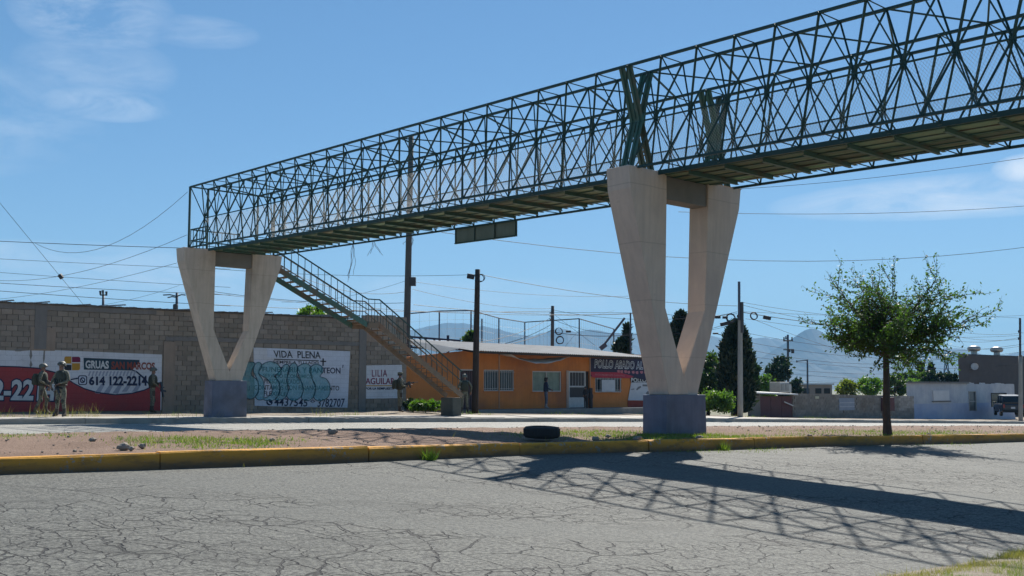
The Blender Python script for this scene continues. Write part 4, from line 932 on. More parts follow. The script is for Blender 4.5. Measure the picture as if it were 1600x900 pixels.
for r_ in range(nrow):
    s = w0 + (.2 if r_ % 2 else 0)
    while s < w1-.1:
        e = min(s+.395, w1); zt_ = wz((s+e)/2); z1_ = zt_-.2*r_; z0_ = z1_-.188
        if not (e > wo0 and s < wo1 and z1_ > wz0 and z0_ < wz1) and z0_ > wb(s):
            pale = s > s_at(1404) and random.random() < .85; pq = random.uniform(-.008, .008)
            if r_ < 6 and cnt < 290:
                cnt += 1; MB().rs(s+.006, e-.006, QR-.02+pq, QR+.04, z0_, z1_).build('concrete_block', M_light if pale else M_blk2, bw)
            else: rest.rs(s+.006, e-.006, QR-.02+pq, QR+.04, z0_, z1_)
        s += .4
stuff(rest.build('block_courses', M_blk2, bw))
pan = MB().rs(wo0, wo1, QR-.01, QR+.05, wz0, wz1).build('sheeted_window', mat('grey_blue_sheet', (.27, .30, .35), (.2, .23, .28), 2), bw)
for f in (.3, .62): z = wz0+(wz1-wz0)*f; MB().rs(wo0+.03, wo1-.03, QR-.04, QR-.012, z-.03, z+.03).build('board_rail', M_stuc, pan)
mb = MB(); mb.rs(s_at(1376), s_at(1392), QR-.35, QR-.04, z_at(1384, 642), z_at(1384, 621)); mb.build('meter_box', M_gate, bw, bevel=.02)
MB().rs(s_at(1273), s_at(1279), QR-.06, QR-.022, z_at(1276, 623), z_at(1276, 619)).build('number_plate', mat('yellowed_plate', (.5, .48, .33), (.4, .38, .28)), bw)
# white house
h0, h1 = w1+.03, s_at(1586, QR+.5); hz0 = z_at(1500, 655)-.4; hm = s_at(1511, QR+.5)
wh = thing('white_house', RS((h0+h1)/2, QR+.5, hz0), 'flaking whitewashed flat-roofed house with a bluish lower wall', 'house')
ztA, ztB = z_at(1470, 599, QR+.5), z_at(1550, 600, QR+.5)-.0
ops = [(1514, 611, 1525.5, 642, 'd'), (1549, 614, 1573, 636, 'w')]
zmid = z_at(1500, 630, QR+.5)
xs = sorted({h0, hm, h1, *[s_at(o_[k], QR+.5) for o_ in ops for k in (0, 2)]}); mU, mL = MB(), MB()
for a, b in zip(xs[:-1], xs[1:]):
    top_ = ztA if b <= hm+.01 else ztB-.05; o_ = [o_ for o_ in ops if s_at(o_[0], QR+.5) <= a+1e-6 and s_at(o_[2], QR+.5) >= b-1e-6]
    if o_:
        x = o_[0]; zt_, zl_ = z_at(x[0], x[1], QR+.5), z_at(x[0], x[3], QR+.5); mU.rs(a, b, QR+.5, QR+.65, zt_, top_)
        mL.rs(a, b, QR+.5, QR+.65, hz0, min(zl_, zmid))
        if zl_ > zmid: mU.rs(a, b, QR+.5, QR+.65, zmid, zl_)
    else: mU.rs(a, b, QR+.5, QR+.65, zmid, top_); mL.rs(a, b, QR+.5, QR+.65, hz0, zmid)
mU.build('upper_wall', M_stuc, wh); mL.build('lower_wall', M_stuc2, wh)
bkh = Vector((.40, .915, 0))*8
def slabh(sa, sb, q0_, za, zb_3, k0=0., k1=1.): a_, c_2 = RS(sa, q0_) + bkh*k0, RS(sb, q0_) + bkh*k0; e_ = bkh*(k1-k0); z_ = Vector((0, 0, 1)); return MB().hexa([a_+z_*za, c_2+z_*za, c_2+e_+z_*za, a_+e_+z_*za], [a_+z_*zb_3, c_2+z_*zb_3, c_2+e_+z_*zb_3, a_+e_+z_*zb_3])
for sa, sb, k0 in ((h0, h0+.15, .03), (h1-.15, h1, .03), (h0+.16, h1-.16, .98)): slabh(sa, sb, QR+.6, hz0, ztB-.1, k0).build('side_wall', M_stuc, wh)
slabh(h0-.5, hm+.1, QR+.3, ztA+.003, ztA+.14).build('roof', mat('grey_roof_slab', (.16, .15, .14), (.12, .11, .1)), wh)
slabh(hm+.12, h1-.17, QR+.66, ztB-.35, ztB-.25, .04, .97).build('roof', M_stuc, wh)
s = hm+.1
while s < h1-.1:      # crumbling parapet edge
    e = min(s+random.uniform(.3, .8), h1); MB().rs(s, e, QR+.502, QR+.648, ztB-.05, ztB-.05+random.uniform(.02, .16)).build('parapet_piece', M_stuc, wh); s = e
for x0, y0, x1, y1, kd in ops:
    a, b, za, zb_2 = s_at(x0, QR+.5), s_at(x1, QR+.5), z_at(x0, y1, QR+.5), z_at(x0, y0, QR+.5); f_ = MB()
    for (p, q, u_, v_) in ((a, a+.08, za, zb_2), (b-.08, b, za, zb_2), (a+.08, b-.08, zb_2-.08, zb_2), (a+.08, b-.08, za+(zb_2-za)*.45, za+(zb_2-za)*.45+.08)): f_.rs(p, q, QR+.46, QR+.53, u_, v_)
    fr = f_.build('door' if kd == 'd' else 'window', mat('pale_wood_frame', (.36, .34, .31), (.3, .28, .26)) if kd == 'd' else M_dark, wh)
    MB().rs(a+.08, b-.08, QR+.56, QR+.6, za, zb_2-.08).build('pane', mat('dusty_dark_pane', (.1, .11, .11), (.07, .075, .08), 2, .3, 0) if kd == 'd' else G_dark, fr)
MB().rs(s_at(1458, QR+.5), s_at(1483, QR+.5), QR+.44, QR+.498, z_at(1470, 626, QR+.5), z_at(1470, 610, QR+.5)).build('blocked_window', mat('white_filled_window', (.58, .57, .57), (.5, .5, .5), 2), wh)
MB().rs(s_at(1456, QR+.5), s_at(1485, QR+.5), QR+.4, QR+.498, z_at(1470, 628, QR+.5), z_at(1470, 626.2, QR+.5)).build('sill', mat('grey_roof_slab', (.16, .15, .14)), wh)
# tall brown block behind
QB = 62.0
b0, b1 = pr(1498, 590, QB)[0], pr(1660, 590, QB)[0]; zbt = pr(1500, 555, QB)[1]
bb = thing('brown_building', RS(b0+5, QB, hz0), 'tall plain dark brown building rising behind the white house', 'building')
f0, f1, bk_ = RS(b0, QB), RS(b1, QB), Vector((.44, .9, 0))*12
def slab_(za, zb_3, ex=0.): a_, c_2 = f0 - (f1-f0).normalized()*ex - bk_*.004, f1 - bk_*.004; z_ = Vector((0, 0, 1)); return MB().hexa([a_+z_*za, c_2+z_*za, c_2+bk_+z_*za, a_+bk_+z_*za], [a_+z_*zb_3, c_2+z_*zb_3, c_2+bk_+z_*zb_3, a_+bk_+z_*zb_3])
slab_(hz0-1, zbt).build('wall', M_brn, bb); slab_(zbt+.002, zbt+.16, .05).build('coping', mat('dark_coping', (.05, .045, .05)), bb)
MB().rs(b0+2.2, b1, QB-.03, QB-.002, pr(1560, 580, QB)[1], pr(1560, 580, QB)[1]+.12).build('ledge', M_brn, bb)
for i, x in enumerate((1520, 1556)):
    c_ = RS(pr(x, 553, QB)[0], QB, zbt+.1) + bk_*.18; v_ = thing('roof_ventilator', c_, ('left' if i == 0 else 'right') + ' one of two round metal ventilators on the brown building', 'roof vent', 'ventilators on the brown building')
    M_v = mat('galvanised_vent', (.4, .4, .38), (.3, .3, .28), 5, .4, 0, metal=.5)
    MB().tube_(c_, Vector((0, 0, 1)), [(0, .34), (.5, .34)], 14).build('throat', M_v, v_); MB().tube_(c_, Vector((0, 0, 1)), [(.45, .55), (.6, .7), (.85, .72), (1.02, .5), (1.08, .1)], 14).build('cowl', M_v, v_, True)
c_ = RS(pr(1516, 573, QB)[0], QB-.5, pr(1516, 573, QB)[1]); dsh = thing('satellite_dish', c_, 'small white satellite dish fixed to the brown building', 'satellite dish')
ax = (Vector((0, 0, CAMZ)) - c_).normalized() + Vector((.1, 0, .25)); ax.normalize(); MB().tube_(c_, ax, [(0, .05), (.02, .2), (.07, .34), (.085, .4), (.075, .36), (.03, .18)], 18).build('dish', M_wht, dsh, True); MB().bar(c_, c_ + RS(0, .5) + Vector((0, 0, -.2)), .05).build('bracket', M_v, dsh); MB().bar(c_+Vector((0, 0, -.35)), c_+ax*.45, .025).build('feed_arm', M_v, dsh)
# far pink-grey house beyond the wall, and a pole-side rubble heap
p0, p1 = at(1246, 600, 170), at(1300, 600, 170); fh = thing('far_house', (p0.x, 170, -2.6), 'long low pinkish house far beyond the block wall', 'house')
M_pk = mat('pinkish_plaster', (.34, .26, .22), (.28, .21, .18), .6, .9, .1); zt_ = at(1270, 601.5, 170).z
MB().box(((p0.x+p1.x)/2, 174, (zt_-4)/2), (p1.x-p0.x, 8, zt_+4)).build('wall', M_pk, fh); MB().box(((p0.x+p1.x)/2, 174, zt_+.12), (p1.x-p0.x+.5, 8.6, .22)).build('roof', M_stuc, fh)
for f in (.25, .6, .85): MB().box((p0.x+(p1.x-p0.x)*f, 169.97, zt_-.9), (.9, .08, .8)).build('window', M_dark, fh)
# dark SUV
def suv():
    c_ = RS(pr(1584, 640, 46.4)[0], 46.4, 0); c_.z = CAMZ - (650-606.2)*c_.y/1750
    t = thing('parked_suv', c_, 'dark blue SUV with a pale roof parked behind the right-hand pole', 'car', None, R(-14))
    M_b = mat('dark_navy_car_paint', (.014, .017, .028), (.018, .02, .03), 2, .3, 0); gl = glass_mat('tinted_car_glass', (.012, .014, .016)); bl = mat('tyre_black_rubber', (.018, .018, .018), (.025, .024, .022), 8, .9, .2); ch = mat('bright_trim', (.5, .5, .5), (.4, .4, .4), 5, .25, 0, metal=.8)
    def loc(name, mb, m, par, sm=False, bv=0):
        o = bpy.data.objects.new(name, mb.mesh(name, m, sm)); COL.objects.link(o); o.parent = par
        if bv: x = o.modifiers.new('b', 'BEVEL'); x.width = bv; x.segments = 3; x.limit_method = 'ANGLE'
        return o
    def loft(secs):
        mb = MB()
        for y, pts in secs: mb.v += [(x, y, z) for x, z in pts]
        n = len(secs[0][1])
        for i in range(len(secs)-1):
            for j in range(n): mb.f.append((i*n+j, i*n+(j+1) % n, (i+1)*n+(j+1) % n, (i+1)*n+j))
        mb.f += [tuple(range(n-1, -1, -1)), tuple((len(secs)-1)*n+j for j in range(n))]; return mb
    def sec(hw, zl, zh, r_=.1): return [(-hw+r_, zl), (hw-r_, zl), (hw, zl+r_), (hw, zh-r_), (hw-r_, zh), (-hw+r_, zh), (-hw, zh-r_), (-hw, zl+r_)]
    body = loc('body', loft([(0, sec(.86, .42, .98)), (.12, sec(.95, .32, 1.08)), (2.9, sec(.96, .3, 1.08)), (4.3, sec(.93, .32, 1.02)), (4.65, sec(.85, .4, .92))]), M_b, t, False, .03)
    loc('cabin', loft([(.12, sec(.88, 1.0, 1.2)), (.42, sec(.76, 1.0, 1.72)), (2.6, sec(.76, 1.0, 1.76)), (3.5, sec(.84, 1.0, 1.12))]), gl, t, False, .03)
    loc('roof', loft([(.38, sec(.74, 1.70, 1.785, .035)), (2.65, sec(.74, 1.73, 1.82, .035))]), mat('pale_roof_paint', (.55, .55, .55), (.5, .5, .5), 3, .3, 0), t)
    for x in (-.83, .83):
        for y in (.3, 1.5, 2.6): loc('pillar', MB().bar((x, y, 1.02), (x*.9, y+.12, 1.74), .06, .1), M_b, t)
    for x in (-.86, .86):
        for y in (.95, 3.7):
            w_ = loc('wheel', MB().tube_(Vector((x-.11 if x > 0 else x-.11, y, .36)), Vector((1, 0, 0)), [(0, .2), (.01, .34), (.05, .37), (.17, .37), (.21, .34), (.22, .2)], 20), bl, t)
            loc('hubcap', MB().tube_(Vector((x+.115 if x > 0 else x-.135, y, .36)), Vector((1, 0, 0)), [(0, .19), (.02, .2)], 16), ch, w_)
        loc('tail_light', MB().box((x*.9, .03, .86), (.16, .1, .3)), mat('red_tail_lens', (.25, .012, .012), (.2, .01, .01), 5, .2, 0), t)
        loc('mirror', MB().box((x*1.2, 3.05, 1.12), (.2, .1, .15)), M_b, t, False, .03)
    loc('licence_plate', MB().box((-.05, -.012, .72), (.34, .02, .16)), mat('white_plate', (.55, .55, .55), (.5, .5, .5)), t); loc('rear_bumper', MB().box((0, -.02, .46), (1.7, .16, .2)), bl, t, False, .04)
    loc('rear_window', loft([(.1, [(-.7, 1.14), (.7, 1.14), (.62, 1.2), (-.62, 1.2)]), (.36, [(-.6, 1.62), (.6, 1.62), (.58, 1.66), (-.58, 1.66)])]), gl, t)
suv()

# ------------------------------------------------------------------ poles
M_cpole = mat('spun_concrete_pole', (.33, .31, .28), (.25, .24, .21), 2, .85, .2, streak=.3); M_wpole = mat('creosoted_wood_pole', (.05, .035, .026), (.03, .022, .018), 3, .9, .3, streak=.4)
M_iron = mat('dark_iron_fitting', (.035, .037, .042), (.05, .05, .05), 5, .6, .1); M_lid = mat('black_cable_box', (.016, .016, .018), (.025, .025, .027), 4, .6, 0)
M_bpole = mat('blue_grey_steel_post', (.06, .075, .105), (.05, .06, .08), 5, .6, .1)
def pole(name, px, ytop, ybot, Y, r0, r1, m, label, zb=None, cat='utility pole', pxt=None, group=None):
    pb, pt = at(px, ybot, Y), at(pxt if pxt is not None else px, ytop, Y)
    if zb is not None: pb.z = zb
    t = thing(name, (pb.x, Y, pb.z), label, cat, group)
    n = 6; pts = [pb + (pt-pb)*k/n for k in range(n+1)]; MB().tube(pts, [r0+(r1-r0)*k/n for k in range(n+1)], 10).build('shaft', m, t, True); return t, pb, pt
def coil(c_, r_, t, tilt=0, turns=3, th=.022):
    mb = MB()
    for k in range(turns):
        rr_ = r_*(1+.05*random.uniform(-1, 1)); o_ = Vector((random.uniform(-.03, .03), random.uniform(-.05, .05), random.uniform(-.03, .03))); mb.tube([c_ + o_ + Vector((rr_*math.cos(a), rr_*.25*math.sin(a+tilt), rr_*math.sin(a))) for a in np.linspace(0, 2*math.pi, 20)], th, 5)
    return mb.build('cable_coil', M_lid, t)
def boxat(name, x, y, Y, w_, d_, h_, t, m=M_lid, tilt=0): c_ = at(x, y, Y); a = R(tilt); X = Vector((math.cos(a), 0, -math.sin(a))); return MB().box(c_, (w_, d_, h_), (X, Vector((0, 1, 0)), X.cross(Vector((0, 1, 0))))).build(name, m, t, bevel=.02)
t, pb, pt = pole('tall_utility_pole', 633.5, 213, 560, 54.5, .19, .13, mat('dark_concrete_pole', (.10, .095, .09), (.07, .068, .065), 2, .85, .2, streak=.3), 'tallest dark utility pole rising behind the stairway and through the footbridge', .4, pxt=642.5)
boxat('junction_box', 645, 440, 54.5, .3, .3, .42, t, M_iron); MB().bar(at(637, 360, 54.5), at(647, 360, 54.5), .06).build('step_iron', M_iron, t)
t, pb, pt = pole('wooden_pole', 742, 421, 640, 51.5, .17, .12, M_wpole, 'dark wooden pole with a lamp in front of the orange house', .15, pxt=746.3)
boxat('lamp_head', 735.5, 432, 51.5, .34, .24, .22, t, M_lid, 10); MB().bar(at(738, 431, 51.5), at(745.5, 431, 51.5), .04).build('lamp_arm', M_iron, t); coil(at(751, 434.5, 51.4), .17, t, 0, 2, .018)
t, pb, pt = pole('utility_pole', 862, 478, 575, 80, .15, .12, mat('dark_concrete_pole', (.1, .095, .09)), 'dark pole with two cable coils rising behind the zinc roof', 0, pxt=863.5)
coil(at(873, 517.5, 79.8), .24, t); coil(at(875, 531.5, 79.8), .26, t); boxat('splice_closure', 888, 518, 79.8, .36, .16, .14, t)
for y in (490, 495, 500): MB().tube_(at(860, y, 79.7), Vector((0, 0, 1)), [(0, .05), (.04, .07), (.1, .05)], 8).build('insulator', M_cpole, t)
z4 = hz(*to_rs(at(1156, 640, 63)))
t, pb, pt = pole('concrete_utility_pole', 1156.5, 475, 645, 63, .16, .12, M_cpole, 'pale concrete pole hung with cable coils and boxes beside the cypress', z4 - .1)
MB().tube([at(1155, 500, 62.85), at(1154.8, 440, 62.85)], .075, 8).build('extension_pipe', M_bpole, t); MB().tube([at(1159.5, 520, 62.9), at(1159, 472, 62.9)], .1, 8).build('riser', M_iron, t)
coil(at(1142, 497, 62.8), .24, t, 0, 5, .03); coil(at(1178, 494, 62.8), .2, t, .5, 3); boxat('cable_box', 1121.5, 495.5, 62.8, .3, .2, .16, t); boxat('cable_box', 1133, 496, 62.8, .28, .2, .14, t); boxat('cable_box', 1132.5, 506, 62.8, .5, .22, .2, t, M_lid, -12); boxat('cable_box', 1198.5, 496.5, 62.8, .42, .22, .2, t, M_lid, 12)
for x, y in ((1160, 487), (1153, 492)): MB().bar(at(x, y, 62.8), at(x, y+4, 62.8), .1).build('clamp', M_iron, t)
t, pb, pt = pole('thin_lamp_pole', 1144, 531, 640, 84, .13, .1, M_cpole, 'thin concrete lamp pole behind the coil-hung pole', -1)
MB().tube([at(1144.5, 540, 84), at(1137, 530, 84), at(1128, 523.5, 84), at(1120, 521.5, 84)], .03, 6).build('lamp_arm', M_iron, t); boxat('lamp_head', 1118, 521, 84, .4, .2, .12, t, M_iron)
t, pb, pt = pole('crossarm_pole', 1231, 523, 610, 120, .16, .11, M_bpole, 'dark utility pole with two crossarms against the far mountains', -1)
for y, x0, x1 in ((532.5, 1224, 1239), (546.5, 1224, 1240)): MB().bar(at(x0, y, 119.9), at(x1, y, 119.9), .12).build('crossarm', M_iron, t)
for x, y in ((1225, 530.5), (1228, 529), (1237.5, 530.5), (1238.5, 550), (1234, 549)): MB().tube_(at(x, y, 119.8), Vector((0, 0, 1)), [(-.08, .05), (0, .1), (.12, .06), (.2, .1), (.26, .04)], 8).build('insulator', M_iron, t)
MB().tube_(at(1238.6, 552, 119.7), Vector((0, 0, 1)), [(0, .16), (.3, .18), (.45, .16)], 10).build('transformer', M_iron, t)
t, pb, pt = pole('bracket_pole', 1261.5, 562, 614, 135, .13, .1, M_bpole, 'thin pole with one long bracket arm beyond the block wall', -1.5)
MB().bar(at(1244, 564.5, 135), at(1261.5, 563, 135), .1).build('bracket_arm', M_iron, t); MB().bar(at(1245, 566.5, 135), at(1245, 563, 135), .12).build('arm_end', M_iron, t)
z8 = hz(*to_rs(at(1594, 650, 88)))
t, pb, pt = pole('roadside_pole', 1594.5, 555, 652, 88, .17, .14, M_cpole, 'concrete and steel pole at the right edge before the SUV', z8-.2); MB().tube([at(1594, 557, 87.9), at(1593.8, 497, 87.9)], .09, 8).build('extension_pipe', M_iron, t)
for y in (520, 531): MB().tube_(at(1592, y, 87.8), Vector((0, 0, 1)), [(0, .05), (.1, .08), (.2, .05)], 8).build('insulator', M_iron, t)
t, pb, pt = pole('insulator_pole', 161.5, 462, 500, 92, .13, .1, M_bpole, 'short pole top with three upright insulators over the left wall', 1)
MB().bar(at(156.5, 461, 91.9), at(167, 461, 91.9), .09).build('crossarm', M_iron, t)
for x, y in ((157, 457), (161, 456), (166.5, 458)): MB().tube([at(x, y+4, 91.9), at(x-.3, y-2.5, 91.9)], [.07, .1], 7).build('insulator', M_iron, t)
t, pb, pt = pole('branching_pole', 276.5, 457, 510, 88, .15, .1, M_bpole, 'pole with drooping bracket arms beside the far pier', 1)
for a, b_ in (((276.5, 463), (255, 461)), ((276.5, 465), (262, 465)), ((276.5, 463), (290, 461))): MB().tube([at(*a, 87.9), at((a[0]+b_[0])/2, (a[1]+b_[1])/2-1.5, 87.9), at(*b_, 87.9)], .05, 6).build('bracket_arm', M_iron, t)
MB().tube_(at(274, 487, 87.7), Vector((0, 0, 1)), [(0, .18), (.1, .2), (.5, .2), (.6, .15)], 10).build('transformer', M_iron, t)
# transmission tower far off
YT = 620; tw = thing('transmission_tower', at(1478, 600, YT), 'lattice transmission tower in the distance left of the brown building', 'pylon')
mb = MB()
def T(x, y): return at(x, y, YT)
for a, b_ in (((1473, 600), (1476.5, 566)), ((1484, 600), (1481, 566)), ((1473, 600), (1482, 583)), ((1484, 600), (1475, 583)), ((1475, 583), (1481.5, 566)), ((1482, 583), (1476.5, 566)), ((1476.5, 566), (1469, 552)), ((1481, 566), (1486, 552)), ((1476.5, 566), (1481, 566)), ((1469, 552), (1486, 552)), ((1462, 553), (1469, 551)), ((1486, 551), (1492, 550)), ((1469, 552), (1472.5, 558)), ((1486, 552), (1483, 558)), ((1472.5, 562), (1485, 562))): mb.bar(T(*a), T(*b_), .42)
mb.build('lattice', M_bpole, tw)
mb = MB()
for x, y in ((1463, 553), (1478, 552), (1491, 550)): mb.bar(T(x, y), T(x, y+7), .25)
mb.build('insulator_string', M_bpole, tw)
# blue sports-court fence behind the house
cf = thing('court_fence', at(780, 560, 74), 'tall blue-grey mesh fence round a court behind the orange house', 'fence')
fp = [(640, 490, 72), (686.5, 486, 72), (736, 485, 72), (779.5, 497, 78), (820, 503.5, 86), (905, 498, 80), (959, 514, 88), (985, 489, 70)]
for x, y, Y in fp + [(753, 498, 76)]: p = at(x, y, Y); MB().tube([Vector((p.x, p.y, -.5)), p], .055, 6).build('fence_post', M_bpole, cf)
for (a, b_) in zip(fp[:6], fp[1:7]): MB().tube([at(*a), at(*b_)], .04, 5).build('top_rail', M_bpole, cf)
for (a, b_) in zip(fp[:6], fp[1:7]):
    p, q = at(*a), at(*b_); mb = MB(); n = max(3, int((q-p).length/.5)); zlo = 2.5
    for k in range(n*2):
        f = k/(2*n); x = p+(q-p)*f
        if k % 2 == 0: mb.tube([Vector((x.x, x.y, zlo)), x], .006, 3, False)
    for k in range(7): f = k/7; mb.tube([Vector((p.x, p.y, zlo+(p.z-zlo)*f)), Vector((q.x, q.y, zlo+(q.z-zlo)*f))], .006, 3, False)
    stuff(mb.build('fence_mesh', M_wire, cf))
# blue roof trusses of the court shelter, behind the stairway
cs = thing('court_shelter', at(670, 545, 66), 'dark blue steel truss roof of a shelter seen over the house roof', 'shelter')
for y0, y1 in ((523, 531), (540, 545)): MB().hexa([at(618, y0+3, 66), at(720, y1+3, 66), at(720, y1+3, 66.3), at(618, y0+3, 66.3)], [at(618, y0, 66), at(720, y1, 66), at(720, y1, 66.3), at(618, y0, 66.3)]).build('chord_beam', mat('navy_truss_steel', (.025, .035, .07), (.02, .03, .055)), cs)
for k in range(9): x = 622+k*11; MB().bar(at(x, 526+k*.7, 66.1), at(x+11 if k % 2 else x-3, 541+k*.4, 66.1), .08).build('truss_web', mat('navy_truss_steel', (.025, .035, .07)), cs)
MB().hexa([at(640, 536, 67), at(720, 541, 67), at(715, 534, 78), at(640, 531, 78)], [at(640, 535, 67), at(720, 540, 67), at(715, 533, 78), at(640, 530, 78)]).build('sheet_roof', mat('blue_white_sheet', (.42, .47, .55), (.36, .4, .48)), cs)
for x in (640, 700): MB().bar(Vector((at(x, 540, 66.2).x, 66.2, .2)), at(x, 524, 66.2), .15).build('shelter_post', mat('navy_truss_steel', (.025, .035, .07)), cs)
# leaning beam on the roofs
tag(MB().bar(at(942, 541, 74), at(976, 497, 74), .14).bar(at(938, 545, 74), at(947, 538, 74), .3).build('leaning_beam', M_bpole), 'slanting steel beam sticking up behind the zinc roof', 'beam')

# ------------------------------------------------------------------ overhead cables
M_cab = mat('black_cable_sheath', (.02, .021, .024), (.03, .03, .033), 3, .6, 0)
def cable(a, b_, sag=0., r_=.011, n=14):
    p, q = at(*a), at(*b_); pts = [p + (q-p)*(k/n) + Vector((0, 0, -sag*4*(k/n)*(1-k/n))) for k in range(n+1)]
    return MB().tube(pts, r_, 4).build('overhead_cable', M_cab)
cabs = []
for y0, y1, r_ in ((376, 387.5, .016), (403, 418.5, .010), (423, 447, .010), (440.5, 459, .013), (452, 476, .014)):
    cabs.append(('L', (-60, y0-2, 62), (360, y1+2, 62), .05, r_)); 
for (a, b_, sg, r_) in (((-20, 437, 60), (292, 367, 41), .6, .009), ((-10, 468, 60), (276, 411, 42), .2, .008), ((55, 380, 58), (293, 300, 39.5), 1.2, .010), ((110, 482, 60), (280, 446, 55), .2, .007)): cabs.append(('D', a, b_, sg, r_))
cabs.append(('D', (-15, 299, 44), (132, 478, 52), 0, .011))
for a, b_, sg, r_ in (((335, 420, 60), (745, 429, 60), .2, .010), ((330, 455, 60), (640, 473, 58), .25, .012), ((335, 459, 60), (1000, 490, 80), .5, .012), ((330, 476, 60), (863, 486, 80), .2, .014), ((440, 418, 50), (633, 456, 54.5), .5, .010), ((440, 398, 50), (360, 412, 60), .0, .008), ((440, 472, 60), (636, 438, 54.5), .3, .007), ((645, 440, 54.5), (1000, 462, 66), .3, .009), ((645, 452, 54.5), (863, 482, 80), .3, .010),
    ((646, 476, 60), (1000, 489, 80), .3, .014), ((640, 487, 60), (863, 488, 80), 0, .009), ((750, 429, 51.5), (1152, 478, 62.8), .3, .013), ((863, 484, 80), (1152, 490, 62.8), .5, .012), ((863, 488, 80), (1002, 489, 70), 0, .012), ((863, 495, 80), (745, 535, 66), .3, .016), ((863, 506, 80), (745, 545, 66), .3, .018), ((866, 500, 80), (1000, 520, 76), .4, .012), ((868, 493, 80), (930, 540, 80), 0, .009), ((862, 516, 80), (760, 543, 70), .2, .02), ((866, 519, 80), (1000, 522, 72), .2, .02), ((905, 515, 80), (880, 545, 80), 0, .007), ((960, 485, 88), (863, 490, 80), .3, .007)): cabs.append(('M', a, b_, sg, r_))
for a, b_, sg, r_ in (((690, 363, 46), (1700, 371, 60), 1.25, .012), ((1060, 331, 50), (1700, 313, 60), .35, .011), ((1120, 297, 34), (1700, 231, 26), .15, .006)): cabs.append(('H', a, b_, sg, r_))
for a, b_, sg, r_ in (((1158, 472, 63), (1330, 495, 80), .1, .011), ((1158, 476, 63), (1300, 504, 80), .1, .012), ((1160, 488, 63), (1420, 516, 90), .2, .02), ((1160, 487, 63), (1600, 493, 88), .2, .010), ((1400, 487, 80), (1594, 497, 88), .0, .010), ((1165, 498, 63), (1594, 524, 88), .5, .010), ((1180, 500, 63), (1420, 566, 110), .5, .011), ((1030, 488, 66), (1152, 487, 63), .3, .012), ((1030, 520, 66), (1150, 500, 63), .3, .012), ((1030, 505, 66), (1140, 508, 63), .4, .009),
    ((1165, 520, 110), (1620, 534, 130), 1.5, .016), ((1165, 534, 110), (1620, 546, 130), 1.4, .016), ((1165, 545, 110), (1500, 556, 130), 1.2, .016), ((1165, 556, 110), (1620, 566, 130), 1.0, .014), ((1165, 567, 110), (1480, 577, 130), .8, .014), ((1175, 578, 110), (1480, 588, 130), .5, .014), ((1175, 589, 110), (1480, 597, 130), .4, .013), ((1492, 517, 110), (1594, 521, 88), .2, .013), ((1480, 522, 110), (1594, 530, 88), .3, .013), ((1470, 528, 110), (1594, 527, 88), .4, .013), ((1470, 536, 110), (1594, 541, 88), .4, .012), ((1594, 520, 88), (1700, 505, 70), .2, .013)): cabs.append(('R', a, b_, sg, r_))
ORD = ['topmost', 'second from the top', 'third from the top', 'fourth from the top', 'lowest']
DL = ['slanting cable rising from the left edge to the foot of the bridge end post', 'slanting cable from the left edge reaching the top of the far pier', 'sagging cable rising to the top corner of the footbridge at the left', 'faint short slanting cable just over the wall left of the far pier', 'steep diagonal cable with a splice box crossing the sky at the far left']
HL = ['long cable leaving the hanging panel and passing behind the middle pier', 'cable crossing the sky to the right just below the bridge deck', 'thin wire close under the bridge deck at the upper right']
RL = ['cable from the coil-hung pole top to the median tree, upper of the pair', 'cable from the coil-hung pole top to the median tree, lower of the pair', 'thick black cable sloping right from the cable box of the coil-hung pole', 'level thin cable from the coil-hung pole to the roadside pole', 'short cable from the median tree to the top of the roadside pole', 'sagging cable from the coil-hung pole to the middle of the roadside pole', 'steeper cable dropping from the coil-hung pole across the pointed hill', 'cable behind the middle pier reaching the top of the coil-hung pole', 'cable behind the middle pier rising to the cable boxes', 'lowest sagging cable behind the middle pier beside the cypress']
cnt_ = {}
for k, a, b_, sg, r_ in cabs:
    i = cnt_.get(k, 0); cnt_[k] = i+1
    if k == 'L': lb, gp = ORD[i] + ' of five dark cables crossing the sky above the block wall', 'cables over the block wall'
    elif k == 'D': lb, gp = DL[i], 'slanting cables at the left'
    elif k == 'H': lb, gp = HL[i], 'long cables by the bridge'
    elif k == 'R' and i < 10: lb, gp = RL[i], 'cables at the coil-hung pole'
    elif k == 'R' and i < 17: lb, gp = ['topmost', 'second from the top', 'third from the top', 'middle', 'third from the bottom', 'second from the bottom', 'lowest'][i-10] + ' of the level cables crossing the blue mountains', 'level cables before the mountains'
    elif k == 'R': lb, gp = 'thin cable strung to the roadside pole above the brown building', 'cables over the brown building'
    elif i < 10: lb, gp = 'thin cable crossing the sky behind the stairway and the tall pole', 'cables behind the stairway'
    elif i in (11, 12, 13): lb, gp = ['', 'long cable running from the lamp on the wooden pole to the coil-hung pole', 'long cable from the coiled dark pole to the coil-hung pole', 'level cable between the coiled dark pole and the middle pier'][i-10], 'long cables over the house'
    else: lb, gp = 'thin cable near the coiled dark pole above the zinc roof', 'cables over the zinc roof'
    tag(cable(a, b_, sg, r_), lb, 'cable', gp)
c_ = at(95, 432, 49.5); tag(MB().tube([at(93, 429.5, 49.4), at(97, 434.5, 49.4)], [.1, .1], 8).build('cable_splice', M_lid), 'small black splice box on the slanting cable at the left', 'cable box')

